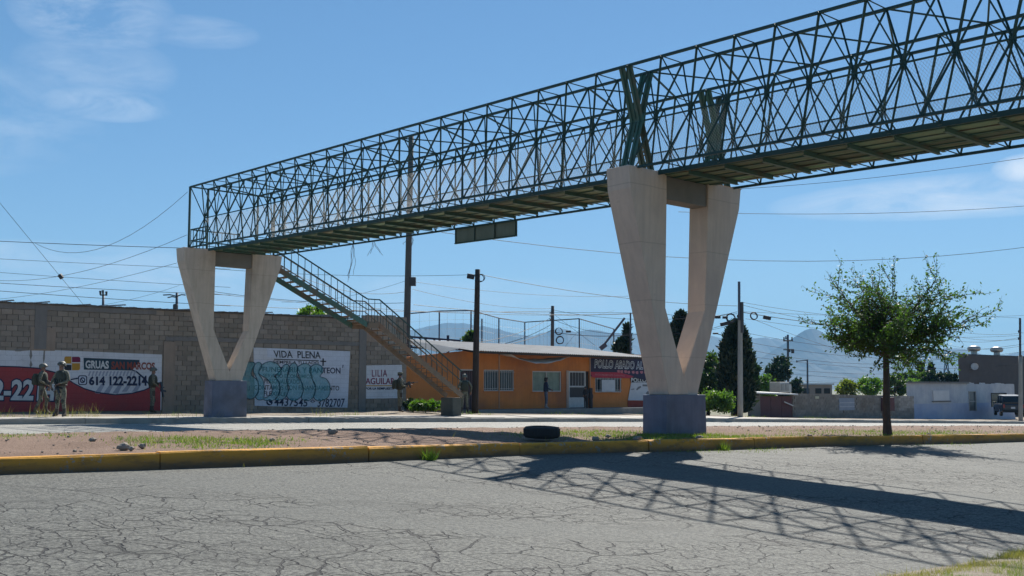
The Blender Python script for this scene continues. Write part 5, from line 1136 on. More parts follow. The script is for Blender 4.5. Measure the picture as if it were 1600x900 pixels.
# ------------------------------------------------------------------ trees and plants
M_bark = mat('grey_brown_bark', (.075, .055, .042), (.045, .034, .027), 9, .95, .6)
L_tree = leaf_mat('elm_leaf', (.04, .085, .022), (.085, .14, .03), .45); L_cyp = leaf_mat('cypress_foliage', (.012, .03, .014), (.024, .045, .018), .12)
L_bright = leaf_mat('bright_shrub_leaf', (.06, .13, .02), (.12, .19, .03), .4); L_mid = leaf_mat('mesquite_leaf', (.035, .075, .018), (.075, .12, .025), .35); L_dark = leaf_mat('dark_tree_leaf', (.015, .035, .016), (.03, .055, .022), .2); L_yel = leaf_mat('yellow_green_leaf', (.11, .15, .02), (.18, .18, .03), .4)
# the young tree on the median
tp = at(1387, 676, 26.4); tp.z = hz(*to_rs(tp)) - .02
tree = thing('median_tree', tp, 'young broad-leaved tree with a straight dark trunk on the median', 'tree')
mb = MB(); r0 = .098
tr = [tp + Vector((random.uniform(-.015, .015), random.uniform(-.015, .015), 2.02*k/8)) for k in range(9)]; mb.tube([tp-Vector((0, 0, .2))] + tr, [r0*1.35, r0*1.15] + [r0*(1-.045*k) for k in range(1, 9)], 10)
mb.build('trunk', M_bark, tree, True); lc = []; ld = []
rt = random.Random(21)
def limb(p, d, L, r_, depth, den, mb):
    n = 6; pts = [p.copy()]; q = p.copy(); dd = d.copy()
    for k in range(n):
        dd = (dd + Vector((rt.gauss(0, .13), rt.gauss(0, .13), rt.gauss(.03, .1)))).normalized(); q = q + dd*(L/n); pts.append(q.copy())
        if depth < 2 and k >= 1:
            for _ in range(2 if depth == 0 else 1):
                sd_ = Vector((rt.gauss(0, 1), rt.gauss(0, 1), rt.gauss(.1, .7))).normalized(); limb(q, (dd*.75 + sd_*.75).normalized(), L*rt.uniform(.28, .5), r_*.5, depth+1, den, mb)
        if depth >= 1 or k >= 3:
            for _ in range(int(den*(L/n)*rt.uniform(.7, 1.3))):
                f = rt.random(); a = pts[-2].lerp(pts[-1], f) + Vector((rt.gauss(0, .035), rt.gauss(0, .035), rt.gauss(0, .03))); lc.append(a); ld.append((dd*.6 + Vector((rt.gauss(0, .8), rt.gauss(0, .8), rt.gauss(-.25, .6)))).normalized())
    mb.tube(pts, [r_*(1-.8*k/n) for k in range(n+1)], 5, False)
top = tr[-1]; bm_limbs = MB()
for i in range(21):          # the low dense skirt
    az = i*2.399; h = rt.uniform(-.25, .12); el = rt.uniform(.08, .42); L = rt.uniform(.95, 1.38)*(1+.13*math.cos(az)); limb(top + Vector((0, 0, h)), Vector((math.cos(az)*math.cos(el), math.sin(az)*math.cos(el), math.sin(el))), L, .027, 0, 52, bm_limbs)
for i in range(14):          # middle
    az = i*2.399+1; el = rt.uniform(.55, .95); limb(top + Vector((0, 0, rt.uniform(-.1, .25))), Vector((math.cos(az)*math.cos(el), math.sin(az)*math.cos(el), math.sin(el))), rt.uniform(.8, 1.15), .026, 0, 34, bm_limbs)
for vx, vy, vz, L in ((-.85, .1, 1.02, 2.05), (-.7, -.3, .75, 1.9), (-.3, .2, 1.2, 1.75), (.05, -.1, 1.3, 1.75), (.3, .2, 1.25, 1.9), (.72, -.1, .85, 1.95), (.9, .2, .62, 2.1), (1.0, -.2, .42, 2.1), (-1.0, .2, .5, 1.75), (.5, .5, 1.0, 1.8), (1.0, .1, .18, 1.95)): limb(top + Vector((0, 0, .1)), Vector((vx, vy, vz)).normalized(), L*.84, .024, 0, 30, bm_limbs)
bm_limbs.build('limbs', M_bark, tree, True)
leaves([tuple(p) for p in lc], .078, L_tree, 'crown', tree, -.1, .5, dirs=[tuple(d) for d in ld])
print('leaves', len(lc))
def clump_pts(c_, rad, n, nb, seed, hollow=.3, flat=1.0):
    """points spread through lumpy clusters of a crown"""
    r_ = np.random.default_rng(seed); rad = np.array(rad, float); d = r_.normal(size=(nb, 3)); d /= np.linalg.norm(d, axis=1)[:, None]
    cen = d*(hollow + (1-hollow)*r_.uniform(0, 1, nb)**.5)[:, None]*rad*.78; cr = r_.uniform(.16, .38, nb); k = r_.integers(0, nb, n); o = r_.normal(size=(n, 3))*.5
    return np.array(c_) + cen[k] + o*cr[k][:, None]*rad.mean()*np.array([1, 1, .8])
def bush(name, px, y0, y1, w, Y, n, size, m, label, cat='tree', seed=1, trunk=True, nb=22, zb=None, group=None, extra=None):
    a, b_ = at(px, y1, Y), at(px, y0, Y); c_ = (a+b_)/2; zg_ = zb if zb is not None else min(a.z, hz(*to_rs(a)) if Y < 140 else -3)
    t = thing(name, (a.x, Y, zg_), label, cat, group); W_ = w*Y/F_PX/2; H_ = (b_.z-a.z)/2
    cp = clump_pts((c_.x, Y, c_.z), (W_, min(W_, 3), H_), n, nb, seed); cp = cp[cp[:, 2] > zg_ + .05]
    if trunk:
        mb = MB(); mb.tube([Vector((a.x, Y, zg_-.2)), Vector((a.x+.05, Y, (zg_+c_.z)/2)), c_], [.05+H_*.045, .04+H_*.035, .03], 7); rr_ = random.Random(seed)
        for k in range(7): e_ = c_ + Vector((rr_.uniform(-.7, .7)*W_, rr_.uniform(-.6, .6)*min(W_, 3), rr_.uniform(-.2, .8)*H_)); s_0 = Vector((a.x, Y, c_.z - H_*rr_.uniform(.2, .9))); mb.tube([s_0, s_0.lerp(e_, .5)+Vector((0, 0, .1)), e_], [.03+H_*.02, .03, .012], 5)
        mb.build('trunk', M_bark, t, True)
    leaves(cp, size, m, 'crown', t, .15, .55); return t
def cypress(name, px, y0, y1, w, Y, n, label, seed, lean=0):
    a, b_ = at(px, y1, Y), at(px+lean, y0, Y); r_ = np.random.default_rng(seed); H = b_.z-a.z; W_ = w*Y/F_PX/2
    t = thing(name, (a.x, Y, a.z), label, 'tree'); MB().tube([a-Vector((0, 0, .5)), a+(b_-a)*.9], [.2, .04], 8).build('trunk', M_bark, t, True)
    f = r_.uniform(0, 1, n)**.9; rad = W_*np.interp(f, [0, .08, .35, .7, .88, 1], [.7, .95, 1, .82, .5, .05]); ang = r_.uniform(0, 2*np.pi, n); lump = 1+.16*np.sin(ang*5+f*26)+.1*np.sin(ang*3-f*17)
    q = r_.uniform(.35, 1, n)**.4*rad*lump; c_ = np.stack([a.x+(b_.x-a.x)*f+q*np.cos(ang), Y+q*np.sin(ang), a.z+H*f], 1)
    d = np.stack([np.cos(ang)*.45, np.sin(ang)*.45, np.ones(n)*1.1], 1); leaves(c_, .42, L_cyp, 'crown', t, 0, .42, dirs=d)
    return t
cypress('cypress_tree', 1150, 506, 646, 50, 76, 9000, 'tall dark columnar cypress behind the coil-hung pole', 3)
cypress('cypress_tree', 1060, 492, 640, 44, 82, 7000, 'dark cypress seen between the legs of the middle pier', 4, 4)
bush('cypress_tree', 1176, 553, 640, 20, 86, 1500, .4, L_dark, 'small dark conifer just right of the tall cypress', seed=8, nb=14)
bush('hedge_bush', 1118, 608, 648, 66, 66, 5200, .16, L_bright, 'bright green leafy bush at the foot of the middle pier and the cypress', 'bush', 11, False, 40)
bush('leafy_tree', 1106, 540, 640, 56, 80, 6500, .26, L_mid, 'green leafy tree between the middle pier and the tall cypress', seed=12, nb=34)
bush('leafy_tree', 1190, 576, 640, 40, 96, 2600, .26, L_bright, 'light green tree above the gate shed roof', seed=13, nb=18)
bush('dark_tree', 1217, 546, 640, 44, 108, 3600, .34, L_dark, 'dark rounded tree behind the rooftop cooler', seed=14, nb=22)
bush('dark_tree', 1244, 578, 640, 16, 112, 900, .3, L_dark, 'narrow dark tree right of the rooftop cooler', seed=15, nb=10)
for i, (px, y0, w, n, m, lb) in enumerate(((1322, 592, 44, 2600, L_yel, 'yellowish green bush behind the low block wall, leftmost of the row'), (1362, 587, 50, 2800, L_bright, 'light green bush behind the low block wall left of the tree trunk'), (1398, 581, 44, 2600, L_mid, 'green bush behind the low block wall right of the tree trunk'), (1425, 590, 40, 2200, L_bright, 'light green bush behind the corner of the white house'))):
    bush('wall_bush', px, y0, 622, w, 104+i*2, n, .24, m, lb, 'bush', 30+i, True, 18, None, 'bushes behind the low wall')
for i, (px, y0, w, lb) in enumerate(((1440, 573, 40, 'dark green tree over the roof of the white house, left'), (1462, 575, 36, 'dark green tree over the roof of the white house, middle'), (1487, 578, 30, 'dark green tree beside the wall of the brown building'), (1410, 578, 34, 'mid green tree behind the median tree trunk'))): bush('dark_tree', px, y0, 615, w, 128, 1800, .32, L_dark if i else L_mid, lb, 'tree', 40+i, True, 14, None, 'trees behind the white house')
for px, y0, lb in ((1439, 569, 'small pointed conifer left of the pylon'), (1455, 570, 'second small pointed conifer nearest the pylon')): cypress('conifer_tree', px, y0, 612, 11, 140, 900, lb, int(px))
# shrub tops behind the left wall, behind the house and in the court
bush('wall_shrub', 490, 478, 512, 66, 54, 3800, .22, L_bright, 'feathery shrub top showing over the block wall under the stairway', 'bush', 51, True, 30, .5)
bush('wall_shrub', 735, 518, 545, 22, 70, 900, .3, L_mid, 'spiky green plant top left of the wooden pole', 'bush', 52, True, 10, .3)
bush('wall_shrub', 969, 528, 552, 26, 84, 900, .3, L_dark, 'dark bush top over the zinc roof near the middle pier', 'bush', 53, True, 12, 0)
cypress('conifer_tree', 980, 510, 560, 7, 84, 500, 'slim pointed conifer over the zinc roof beside the middle pier', 54)
bush('weed_patch', 662, 627, 642, 60, 50, 2600, .13, L_bright, 'patch of green weeds under the stairway by the orange wall', 'plants', 55, False, 30)
bush('weed_patch', 695, 628, 646, 22, 49.3, 900, .14, L_bright, 'tall green weeds beside the stair footing block', 'plants', 56, False, 12)
bush('dark_shrub', 640, 622, 642, 22, 51.2, 1400, .11, L_dark, 'dark green shrub below the corner of the orange house', 'bush', 57, False, 14)

# grass, weeds and stones
def grass(name, spots, n, hmin, hmax, wd, m, lean=.45, parent=None):
    pts = []; rr_ = random.Random(sum(map(ord, name)) + n)
    for s, q, rs_, rq, k in spots:
        for _ in range(int(n*k)):
            a, r_ = rr_.uniform(0, 6.283), math.sqrt(rr_.random()); s_1 = s+rs_*r_*math.cos(a)+rr_.gauss(0, rs_*.1); q_1 = q+rq*r_*math.sin(a)+rr_.gauss(0, rq*.08)
            if math.sin(s_1*5.1+q_1*2)*math.sin(q_1*4.3-s_1*1.7) < -.55: continue
            z = hz(s_1, q_1) if not (q_1 < Q_E+.3) else z0(s_1)-.42
            pts.append(tuple(RS(s_1, q_1, z-.02)))
    return stuff(blades(pts, hmin, hmax, wd, m, name, parent, lean))
def sq(px, py, z=None):
    """road coordinates of a ground pixel on the median"""
    q = 18.0
    for _ in range(30):
        s, zz = pr(px, py, q); e = zz - hz(s, q); q += e*2.5*(1 if True else 0)
    return s, q
md = [(sq(px, py), rs_, rq, k) for px, py, rs_, rq, k in ((300, 690, 1.0, 1.6, 1.0), (345, 687, 1.3, 1.0, .6), (400, 690, .5, .5, .25), (970, 679, 2.6, 1.6, 1.5), (1130, 684, 2.2, 1.2, 1.4), (1050, 682, 1.8, .8, 1.0), (1370, 677, 3.0, 1.6, 1.3), (1440, 676, 3.0, 1.0, .6), (1200, 688, 2.2, .6, .5), (20, 680, 1.2, 1., .3), (930, 676, 1.2, .9, .5), (1560, 676, 4, 1, .4))]
md = [(a[0], min(max(a[1], 14.4), 22.8), r_, q_, k) for a, r_, q_, k in md]
grass('median_grass', md, 1500, .02, .075, .012, M_grass)
grass('dry_tufts', [(s_, q_, r_*1.4, rq*1.3, k*.5) for s_, q_, r_, rq, k in md], 500, .03, .14, .008, M_drygrass, .6)
grass('kerb_weeds', [(sq(655, 700)[0], Q_K-.12, .14, .08, .22), (sq(1128, 690)[0], Q_K-.1, .12, .06, .12), (sq(100, 690)[0], 23.2, 1, .3, .3)], 1000, .06, .26, .014, M_grass, .5)
vg = [(s_, 4.35 + .1*math.sin(s_*2), .55, .62, 1.0) for s_ in np.arange(7.6, 13.5, .42)]
grass('verge_grass', [(s_, q_ + .25, a, b_*.55, .6) for s_, q_, a, b_, _ in vg], 3200, .03, .11, .006, M_drygrass, .6)
grass('verge_grass', [(s_ + (.3 if i % 2 else 0), 4.2, .4, .42, .9 if i % 4 else .2) for i, (s_, _, _, _, _) in enumerate(vg)], 3000, .03, .12, .006, M_grass, .5)
fw = [(s_, qk(s_)+random.uniform(2.5, 4.5), 1.4, .8, random.uniform(.2, 1)) for s_ in np.arange(10, 62, 2.3)]
grass('far_weeds', fw[::3], 120, .05, .25, .02, M_grass, .5)
grass('far_dry_weeds', [(11.5, 36.6, .5, .5, 1), (12.8, 36.9, .6, .6, 1), (10, 37.5, 1, .5, .7), (22, 36.7, .8, .4, .5), (16, 35.4, 2, .2, .5)], 90, .1, .6, .009, M_drygrass, .4)
M_stone = mat('pale_road_stone', (.3, .26, .21), (.2, .17, .14), 9, .9, .5)
rr_ = random.Random(5); gv = MB()
def stone(mb, c_, r_, rr_):
    b0 = len(mb.v); mb.ball(c_, (r_, r_*rr_.uniform(.6, .9), r_*rr_.uniform(.4, .7)), 7, 5)
    for i in range(b0, len(mb.v)): v = Vector(mb.v[i]) - c_; mb.v[i] = tuple(c_ + v*rr_.uniform(.75, 1.15))
for _ in range(1500):
    s, q = rr_.uniform(0, 62), rr_.uniform(Q_K+.2, Q_M-.1); stone(gv, RS(s, q, hz(s, q)-.01), rr_.choice((.01, .012, .016, .02, .028)), rr_)
stuff(gv.build('median_gravel', M_stone))
for px, py, r_ in ((193, 700, .09), (222, 698, .06), (205, 702, .05), (520, 676, .1), (1010, 690, .1), (1265, 681, .07), (1085, 688, .09), (425, 688, .05), (145, 688, .06), (1448, 681, .06), (930, 687, .08), (950, 682, .06)):
    s, q = sq(px, py); q = max(q, Q_K+.3); mb = MB(); stone(mb, RS(s, q, hz(s, q)+r_*.15), r_, rr_); tag(mb.build('stone', M_stone), 'pale rounded stone lying on the reddish median dirt', 'stone', 'stones on the median')
# discarded tyre lying on the median
s, q = sq(871, 688); tc = RS(s, max(q, 14.75), hz(s, 14.75) + .01); ty = thing('old_tyre', tc, 'worn black tyre lying flat on the median beside the pier', 'tyre')
M_rub = mat('weathered_black_rubber', (.016, .017, .019), (.028, .027, .026), 9, .85, .3)
MB().tube_(tc, Vector((.02, -.03, 1)).normalized(), [(.03, .18), (.0, .22), (.012, .29), (.045, .315), (.165, .315), (.195, .29), (.205, .22), (.18, .18), (.14, .19), (.1, .26), (.065, .19)], 32).build('carcass', M_rub, ty, True)
for k in range(40):
    a = 2*math.pi*k/40; key = ('lug',)
    d = Vector((math.cos(a), math.sin(a), 0)); MB().box(tc + d*.316 + Vector((0, 0, .105)), (.028, .012, .11), (Vector((-d.y, d.x, .35)).normalized(), d, Vector((0, 0, 1)))).build('tread_lug', M_rub, ty)

# ------------------------------------------------------------------ people
M_camo = camo_mat('grey_green_camouflage', (.15, .15, .11), (.085, .09, .066), (.22, .205, .155)); M_vest = mat('olive_vest_fabric', (.05, .056, .042), (.035, .04, .03), 20, .9, .2); M_skin = mat('tanned_skin', (.24, .125, .08), (.2, .1, .065), 9, .6, 0); M_boot = mat('brown_boot_leather', (.04, .03, .022), (.06, .045, .032), 9, .7, .1)
M_helm = mat('grey_green_helmet', (.12, .125, .1), (.09, .095, .08), 14, .55, .1); M_gun = mat('black_rifle_metal', (.014, .014, .015), (.02, .02, .022), 9, .45, 0); M_hair = mat('black_hair', (.012, .01, .009), (.02, .016, .014), 20, .6, .1)
M_jean = mat('faded_blue_jeans', (.13, .15, .19), (.09, .105, .14), 12, .9, .1); M_jack = mat('dark_blue_jacket', (.02, .03, .055), (.03, .04, .075), 10, .85, .1); M_dcl = mat('dark_grey_clothes', (.035, .03, .032), (.05, .042, .042), 10, .9, .1); M_shoe = mat('pale_shoe', (.3, .28, .27), (.22, .2, .2), 9, .8, 0)
def human(t, H, pose, mats):
    """one continuous skinned body; mats: skin, top, trousers, shoes"""
    k = H/1.75; P = {'pelvis': (0, 0, .96), 'waist': (0, .01, 1.1), 'chest': (0, .015, 1.3), 'upper': (0, -.005, 1.43), 'neck': (0, .01, 1.51), 'jaw': (0, .035, 1.575), 'face': (0, .028, 1.65), 'crown': (0, .01, 1.725), 'nose': (0, .125, 1.635), 'chin': (0, .095, 1.57)}
    for sg, sd_ in ((-1, 'l'), (1, 'r')):
        P.update({'sh'+sd_: (sg*.17, -.005, 1.43), 'el'+sd_: (sg*.25, -.03, 1.15), 'wr'+sd_: (sg*.26, .06, .92), 'hip'+sd_: (sg*.095, 0, .9), 'kn'+sd_: (sg*.11, .03, .5), 'an'+sd_: (sg*.115, -.01, .09), 'hl'+sd_: (sg*.115, -.06, .05), 'to'+sd_: (sg*.13, .17, .035)})
    P.update(pose); P = {a: Vector(b_)*k for a, b_ in P.items()}
    RAD = {'pelvis': (.15, .115), 'waist': (.135, .105), 'chest': (.165, .12), 'upper': (.13, .1), 'neck': (.056, .058), 'jaw': (.062, .075), 'face': (.078, .095), 'crown': (.06, .075), 'nose': (.012, .014), 'chin': (.026, .022), 'sh': (.07, .068), 'el': (.048, .046), 'wr': (.034, .028), 'hip': (.1, .1), 'kn': (.068, .07), 'an': (.052, .055), 'hl': (.045, .045), 'to': (.045, .032), 'pm': (.036, .018), 'fg': (.0095, .0095)}
    vs, es, rad, tg = [], [], [], []; ix = {}
    def V(nm, p, r_, tgv): ix[nm] = len(vs); vs.append(tuple(p)); rad.append(tuple(x*k for x in r_)); tg.append(tgv)
    for nm, tgv in (('pelvis', 2), ('waist', 1), ('chest', 1), ('upper', 1), ('neck', 0), ('jaw', 0), ('face', 0), ('crown', 0), ('nose', 0), ('chin', 0)): V(nm, P[nm], RAD[nm], tgv)
    es += [(ix[a], ix[b_]) for a, b_ in (('pelvis', 'waist'), ('waist', 'chest'), ('chest', 'upper'), ('upper', 'neck'), ('neck', 'jaw'), ('jaw', 'face'), ('face', 'crown'), ('face', 'nose'), ('jaw', 'chin'))]
    for sd_ in 'lr':
        for nm, tgv in (('sh', 1), ('el', 1), ('wr', 1), ('hip', 2), ('kn', 2), ('an', 3), ('hl', 3), ('to', 3)): V(nm+sd_, P[nm+sd_], RAD[nm], tgv)
        es += [(ix[a], ix[b_]) for a, b_ in (('upper', 'sh'+sd_), ('sh'+sd_, 'el'+sd_), ('el'+sd_, 'wr'+sd_), ('pelvis', 'hip'+sd_), ('hip'+sd_, 'kn'+sd_), ('kn'+sd_, 'an'+sd_), ('an'+sd_, 'hl'+sd_), ('an'+sd_, 'to'+sd_))]
        w, e = P['wr'+sd_], P['el'+sd_]; d = (w-e).normalized(); sx_ = d.cross(Vector((0, 0, 1)) if abs(d.z) < .8 else Vector((0, 1, 0))).normalized(); cu = sx_.cross(d); cu = cu if cu.z < 0 else -cu
        V('pm'+sd_, w + d*.075*k, RAD['pm'], 0); es.append((ix['wr'+sd_], ix['pm'+sd_]))
        for fi, (off, ln) in enumerate(((-.03, .07), (-.01, .08), (.01, .075), (.03, .06))):
            a = w + d*.095*k + sx_*off*k; b_ = a + (d*.75+cu*.5).normalized()*ln*.55*k; c_ = b_ + (d*.2+cu).normalized()*ln*.45*k; nm = 'f%d%s' % (fi, sd_)
            for j, p in enumerate((a, b_, c_)): V(nm+str(j), p, RAD['fg'], 0)
            es += [(ix['pm'+sd_], ix[nm+'0']), (ix[nm+'0'], ix[nm+'1']), (ix[nm+'1'], ix[nm+'2'])]
        a = w + d*.04*k - sx_*.036*k; V('th'+sd_+'0', a, (.012, .012), 0); V('th'+sd_+'1', a + (d*.7 - sx_*.5 + cu*.4).normalized()*.05*k, (.01, .01), 0); es += [(ix['wr'+sd_], ix['th'+sd_+'0']), (ix['th'+sd_+'0'], ix['th'+sd_+'1'])]
    me = bpy.data.meshes.new('tmp'); me.from_pydata(vs, es, []); o = bpy.data.objects.new('tmp', me); COL.objects.link(o)
    sm = o.modifiers.new('skin', 'SKIN'); sm.use_smooth_shade = True; sm.branch_smoothing = .4; lay = me.skin_vertices[0].data
    for i, r_ in enumerate(rad): lay[i].radius = r_
    lay[0].use_root = True; ss = o.modifiers.new('sub', 'SUBSURF'); ss.levels = ss.render_levels = 1
    bpy.context.view_layer.update(); m2 = bpy.data.meshes.new_from_object(o.evaluated_get(bpy.context.evaluated_depsgraph_get())); bpy.data.objects.remove(o); bpy.data.meshes.remove(me); m2.name = 'body'
    m2.materials.clear()
    for m_ in mats: m2.materials.append(m_)
    A = np.array(vs); E_ = [(a, b_) for a, b_ in es]; pa = A[[e[0] for e in E_]]; pb = A[[e[1] for e in E_]]; et = [tg[e[1]] for e in E_]
    for p in m2.polygons:
        c_ = np.array(p.center); ab = pb-pa; tt = np.clip(((c_-pa)*ab).sum(1)/((ab**2).sum(1)+1e-9), 0, 1); i = int(np.argmin(np.linalg.norm(pa+ab*tt[:, None]-c_, axis=1)))
        m_ = et[i]
        if E_[i][1] == ix.get('wrl') or E_[i][1] == ix.get('wrr'): m_ = 1 if tt[i] < .93 else 0
        if et[i] == 0 and E_[i][1] == ix['neck'] and tt[i] < .55: m_ = 1
        if et[i] == 3 and E_[i][1] in (ix['anl'], ix['anr']): m_ = 2 if tt[i] < .55 else 3
        p.material_index = m_
    m2.polygons.foreach_set('use_smooth', [True]*len(m2.polygons)); o = bpy.data.objects.new('body', m2); COL.objects.link(o); o.parent = t; return P, k
def child(name, mb, m, t, smooth=True, bv=0):
    o = bpy.data.objects.new(name, mb.mesh(name, m, smooth)); COL.objects.link(o); o.parent = t
    if bv: x = o.modifiers.new('b', 'BEVEL'); x.width = bv; x.segments = 2
    return o
def shell(secs, n=14):
    """rounded torso shell: (z, cx, cy, half-width, half-depth)"""
    mb = MB()
    for z, cx, cy, a, b_ in secs:
        for j in range(n): th = 2*math.pi*j/n; ct, st_ = math.cos(th), math.sin(th); mb.v.append((cx+a*math.copysign(abs(ct)**.7, ct), cy+b_*math.copysign(abs(st_)**.7, st_), z))
    for i in range(len(secs)-1):
        for j in range(n): mb.f.append((i*n+j, i*n+(j+1) % n, (i+1)*n+(j+1) % n, (i+1)*n+j))
    mb.f += [tuple(range(n-1, -1, -1)), tuple((len(secs)-1)*n+j for j in range(n))]; return mb
def soldier(px, q, rz, label, pose, head='helmet', pack=False, H=1.74):
    s = pr(px, 640, q)[0]; c_ = RS(s, q, hz(s, q)); t = thing('person', c_, label, 'person', 'soldiers on the far sidewalk', R(rz))
    P, k = human(t, H, pose, (M_skin, M_camo, M_camo, M_boot)); ch = P['chest']; hd = P['face']
    child('vest', shell([(z*k, ch.x, ch.y*1.0, a*k, b_*k) for z, a, b_ in ((1.04, .165, .145), (1.1, .18, .16), (1.28, .19, .17), (1.4, .165, .15), (1.47, .1, .1))]), M_vest, t)
    for i, x in enumerate((-.1, -.03, .05, .12)): child('pouch', MB().box((x*k, .185*k, 1.12*k), (.06*k, .06*k, .14*k)), M_vest, t, False, .012)
    child('belt', shell([(.99*k, 0, 0, .165*k, .13*k), (1.04*k, 0, 0, .168*k, .133*k)]), M_boot, t)
    for x in (-.13, .13): child('knee_pad', MB().ball(P['knl' if x < 0 else 'knr'] + Vector((0, .055*k, 0)), (.06*k, .03*k, .075*k), 10, 6), M_vest, t)
    child('holster', MB().box(P['hipr'] + Vector((.1*k, .02, -.14*k)), (.06*k, .1*k, .2*k)), M_boot, t, False, .015)
    if head == 'helmet':
        mb = MB(); pr_ = [(.0, .124), (.05, .126), (.09, .112), (.125, .075), (.142, .02)]; n = 16
        for z, r_ in pr_:
            for j in range(n): th = 2*math.pi*j/n; mb.v.append((hd.x + r_*k*math.cos(th), hd.y - .005*k + r_*1.14*k*math.sin(th), hd.z + (z - .012 - (.025 if math.sin(th) < -.2 and z == 0 else 0))*k))
        for i in range(len(pr_)-1):
            for j in range(n): mb.f.append((i*n+j, i*n+(j+1) % n, (i+1)*n+(j+1) % n, (i+1)*n+j))
        mb.f.append(tuple((len(pr_)-1)*n+j for j in range(n))); child('helmet', mb, M_helm, t); child('goggles', MB().tube([(hd.x + .118*k*math.sin(a), hd.y + .135*k*math.cos(a), hd.z+.035*k) for a in np.linspace(-1.2, 1.2, 9)], .017*k, 6), M_gun, t)
        child('chin_strap', MB().tube([hd + Vector((-.085*k, .02, -.01*k)), P['chin'] + Vector((0, .015*k, -.012*k)), hd + Vector((.085*k, .02, -.01*k))], .008*k, 5), M_vest, t)
    else:
        child('cap', shell([(hd.z+.02*k, hd.x, hd.y, .092*k, .112*k), (hd.z+.07*k, hd.x, hd.y-.002, .094*k, .112*k), (hd.z+.105*k, hd.x, hd.y-.005, .08*k, .095*k)]), M_camo, t); child('cap_peak', MB().box(hd + Vector((0, .14*k, .03*k)), (.14*k, .09*k, .012)), M_camo, t, False, .005); child('hair', shell([(hd.z-.05*k, hd.x, hd.y-.03*k, .08*k, .085*k), (hd.z+.025*k, hd.x, hd.y-.01*k, .088*k, .104*k)]), M_hair, t)
    if pack: child('backpack', shell([(1.02*k, 0, -.22*k, .13*k, .07*k), (1.06*k, 0, -.23*k, .15*k, .1*k), (1.3*k, 0, -.23*k, .155*k, .1*k), (1.42*k, 0, -.2*k, .12*k, .07*k)]), M_vest, t)
    return t, P
def rifle(t, a, b_, label):
    """rifle from butt a to muzzle b (in the holder's own frame)"""
    M4 = Matrix.Translation(t.location) @ t.rotation_euler.to_matrix().to_4x4(); A_v, B_v = M4 @ Vector(a), M4 @ Vector(b_); d = (B_v-A_v).normalized(); L = (B_v-A_v).length; up = Vector((0, 0, 1)) if abs(d.z) < .85 else Vector((d.y, -d.x, 0)); x = d.cross(up).normalized(); y = x.cross(d); ax = (x, d, y)
    g = thing('rifle', A_v, label, 'rifle', 'rifles held by the soldiers'); at_ = lambda f, o=0.: A_v + d*L*f + y*o
    MB().box(at_(.12, -.015), (.035, L*.24, .1), ax).build('stock', M_gun, g, bevel=.008); MB().box(at_(.38, .0), (.045, L*.28, .075), ax).build('receiver', M_gun, g); MB().box(at_(.63, .0), (.05, L*.22, .055), ax).build('handguard', M_gun, g); MB().tube([at_(.7), B_v], .011, 7).build('barrel', M_gun, g)
    MB().bar(at_(.42, -.03), at_(.47, -.2), .028, .06, d).build('magazine', M_gun, g); MB().bar(at_(.3, -.03), at_(.27, -.13), .03, .04, d).build('grip', M_gun, g); MB().box(at_(.4, .06), (.03, .12, .045), ax).build('sight', M_gun, g); return g
carry = {'ell': (-.29, .03, 1.17), 'wrl': (-.1, .24, 1.13), 'elr': (.3, -.03, 1.17), 'wrr': (.15, .2, 1.02)}
walk = {'knl': (-.1, .16, .52), 'anl': (-.1, .14, .1), 'hll': (-.1, .09, .06), 'tol': (-.11, .31, .04), 'knr': (.11, -.02, .5), 'anr': (.11, -.2, .13), 'hlr': (.11, -.25, .1), 'tor': (.12, -.03, .04)}
t, P = soldier(64, 40.3, -75, 'soldier walking right by the red mural behind another, grey rucksack on the back', dict(walk, **carry), 'helmet', True); rifle(t, (.2, .16, 1.18), (-.14, .42, .72), 'dark rifle held low by the soldier walking at the far left')
t, P = soldier(95, 36.35, 165, 'helmeted soldier facing the road on the kerb before the red mural', dict({'wrr': (.34, .12, .98), 'elr': (.34, -.02, 1.2), 'anl': (-.17, .02, .09), 'hll': (-.17, -.03, .05), 'tol': (-.2, .19, .035), 'anr': (.17, -.02, .09), 'hlr': (.17, -.07, .05), 'tor': (.2, .15, .035), 'ell': (-.28, .02, 1.17), 'wrl': (-.08, .23, 1.06)})); rifle(t, (.12, .2, 1.22), (-.22, .3, .55), 'dark rifle slung across the chest of the kerbside soldier')
t, P = soldier(237, 42.3, -60, 'soldier in a dark vest standing close to the wall beneath the red lettering', carry); rifle(t, (.05, .3, 1.2), (.22, .42, .42), 'dark rifle pointing down beside the soldier under the red lettering')
t, P = soldier(624, 40.6, -68, 'soldier in a cap and backpack before the white name mural', {'ell': (-.22, .2, 1.2), 'wrl': (-.08, .46, 1.22), 'elr': (.27, .05, 1.17), 'wrr': (.12, .28, 1.12), 'anl': (-.14, .03, .09), 'tol': (-.18, .2, .035), 'hll': (-.14, -.02, .05)}, 'cap', True); rifle(t, (.08, .12, 1.22), (-.04, .85, 1.32), 'dark rifle aimed to the right by the soldier in the cap')
t, P = soldier(726, 40.2, 12, 'soldier seen from behind at the foot of the stairway by the wooden pole', dict(carry, **{'wrr': (.3, .1, .95), 'elr': (.31, -.05, 1.18), 'anl': (-.15, 0, .09), 'anr': (.15, 0, .09), 'tol': (-.2, .16, .035), 'tor': (.2, .16, .035), 'hll': (-.15, -.06, .05), 'hlr': (.15, -.06, .05)}), 'helmet'); rifle(t, (.0, .24, 1.36), (.42, .36, 1.36), 'dark rifle held level by the soldier seen from behind')
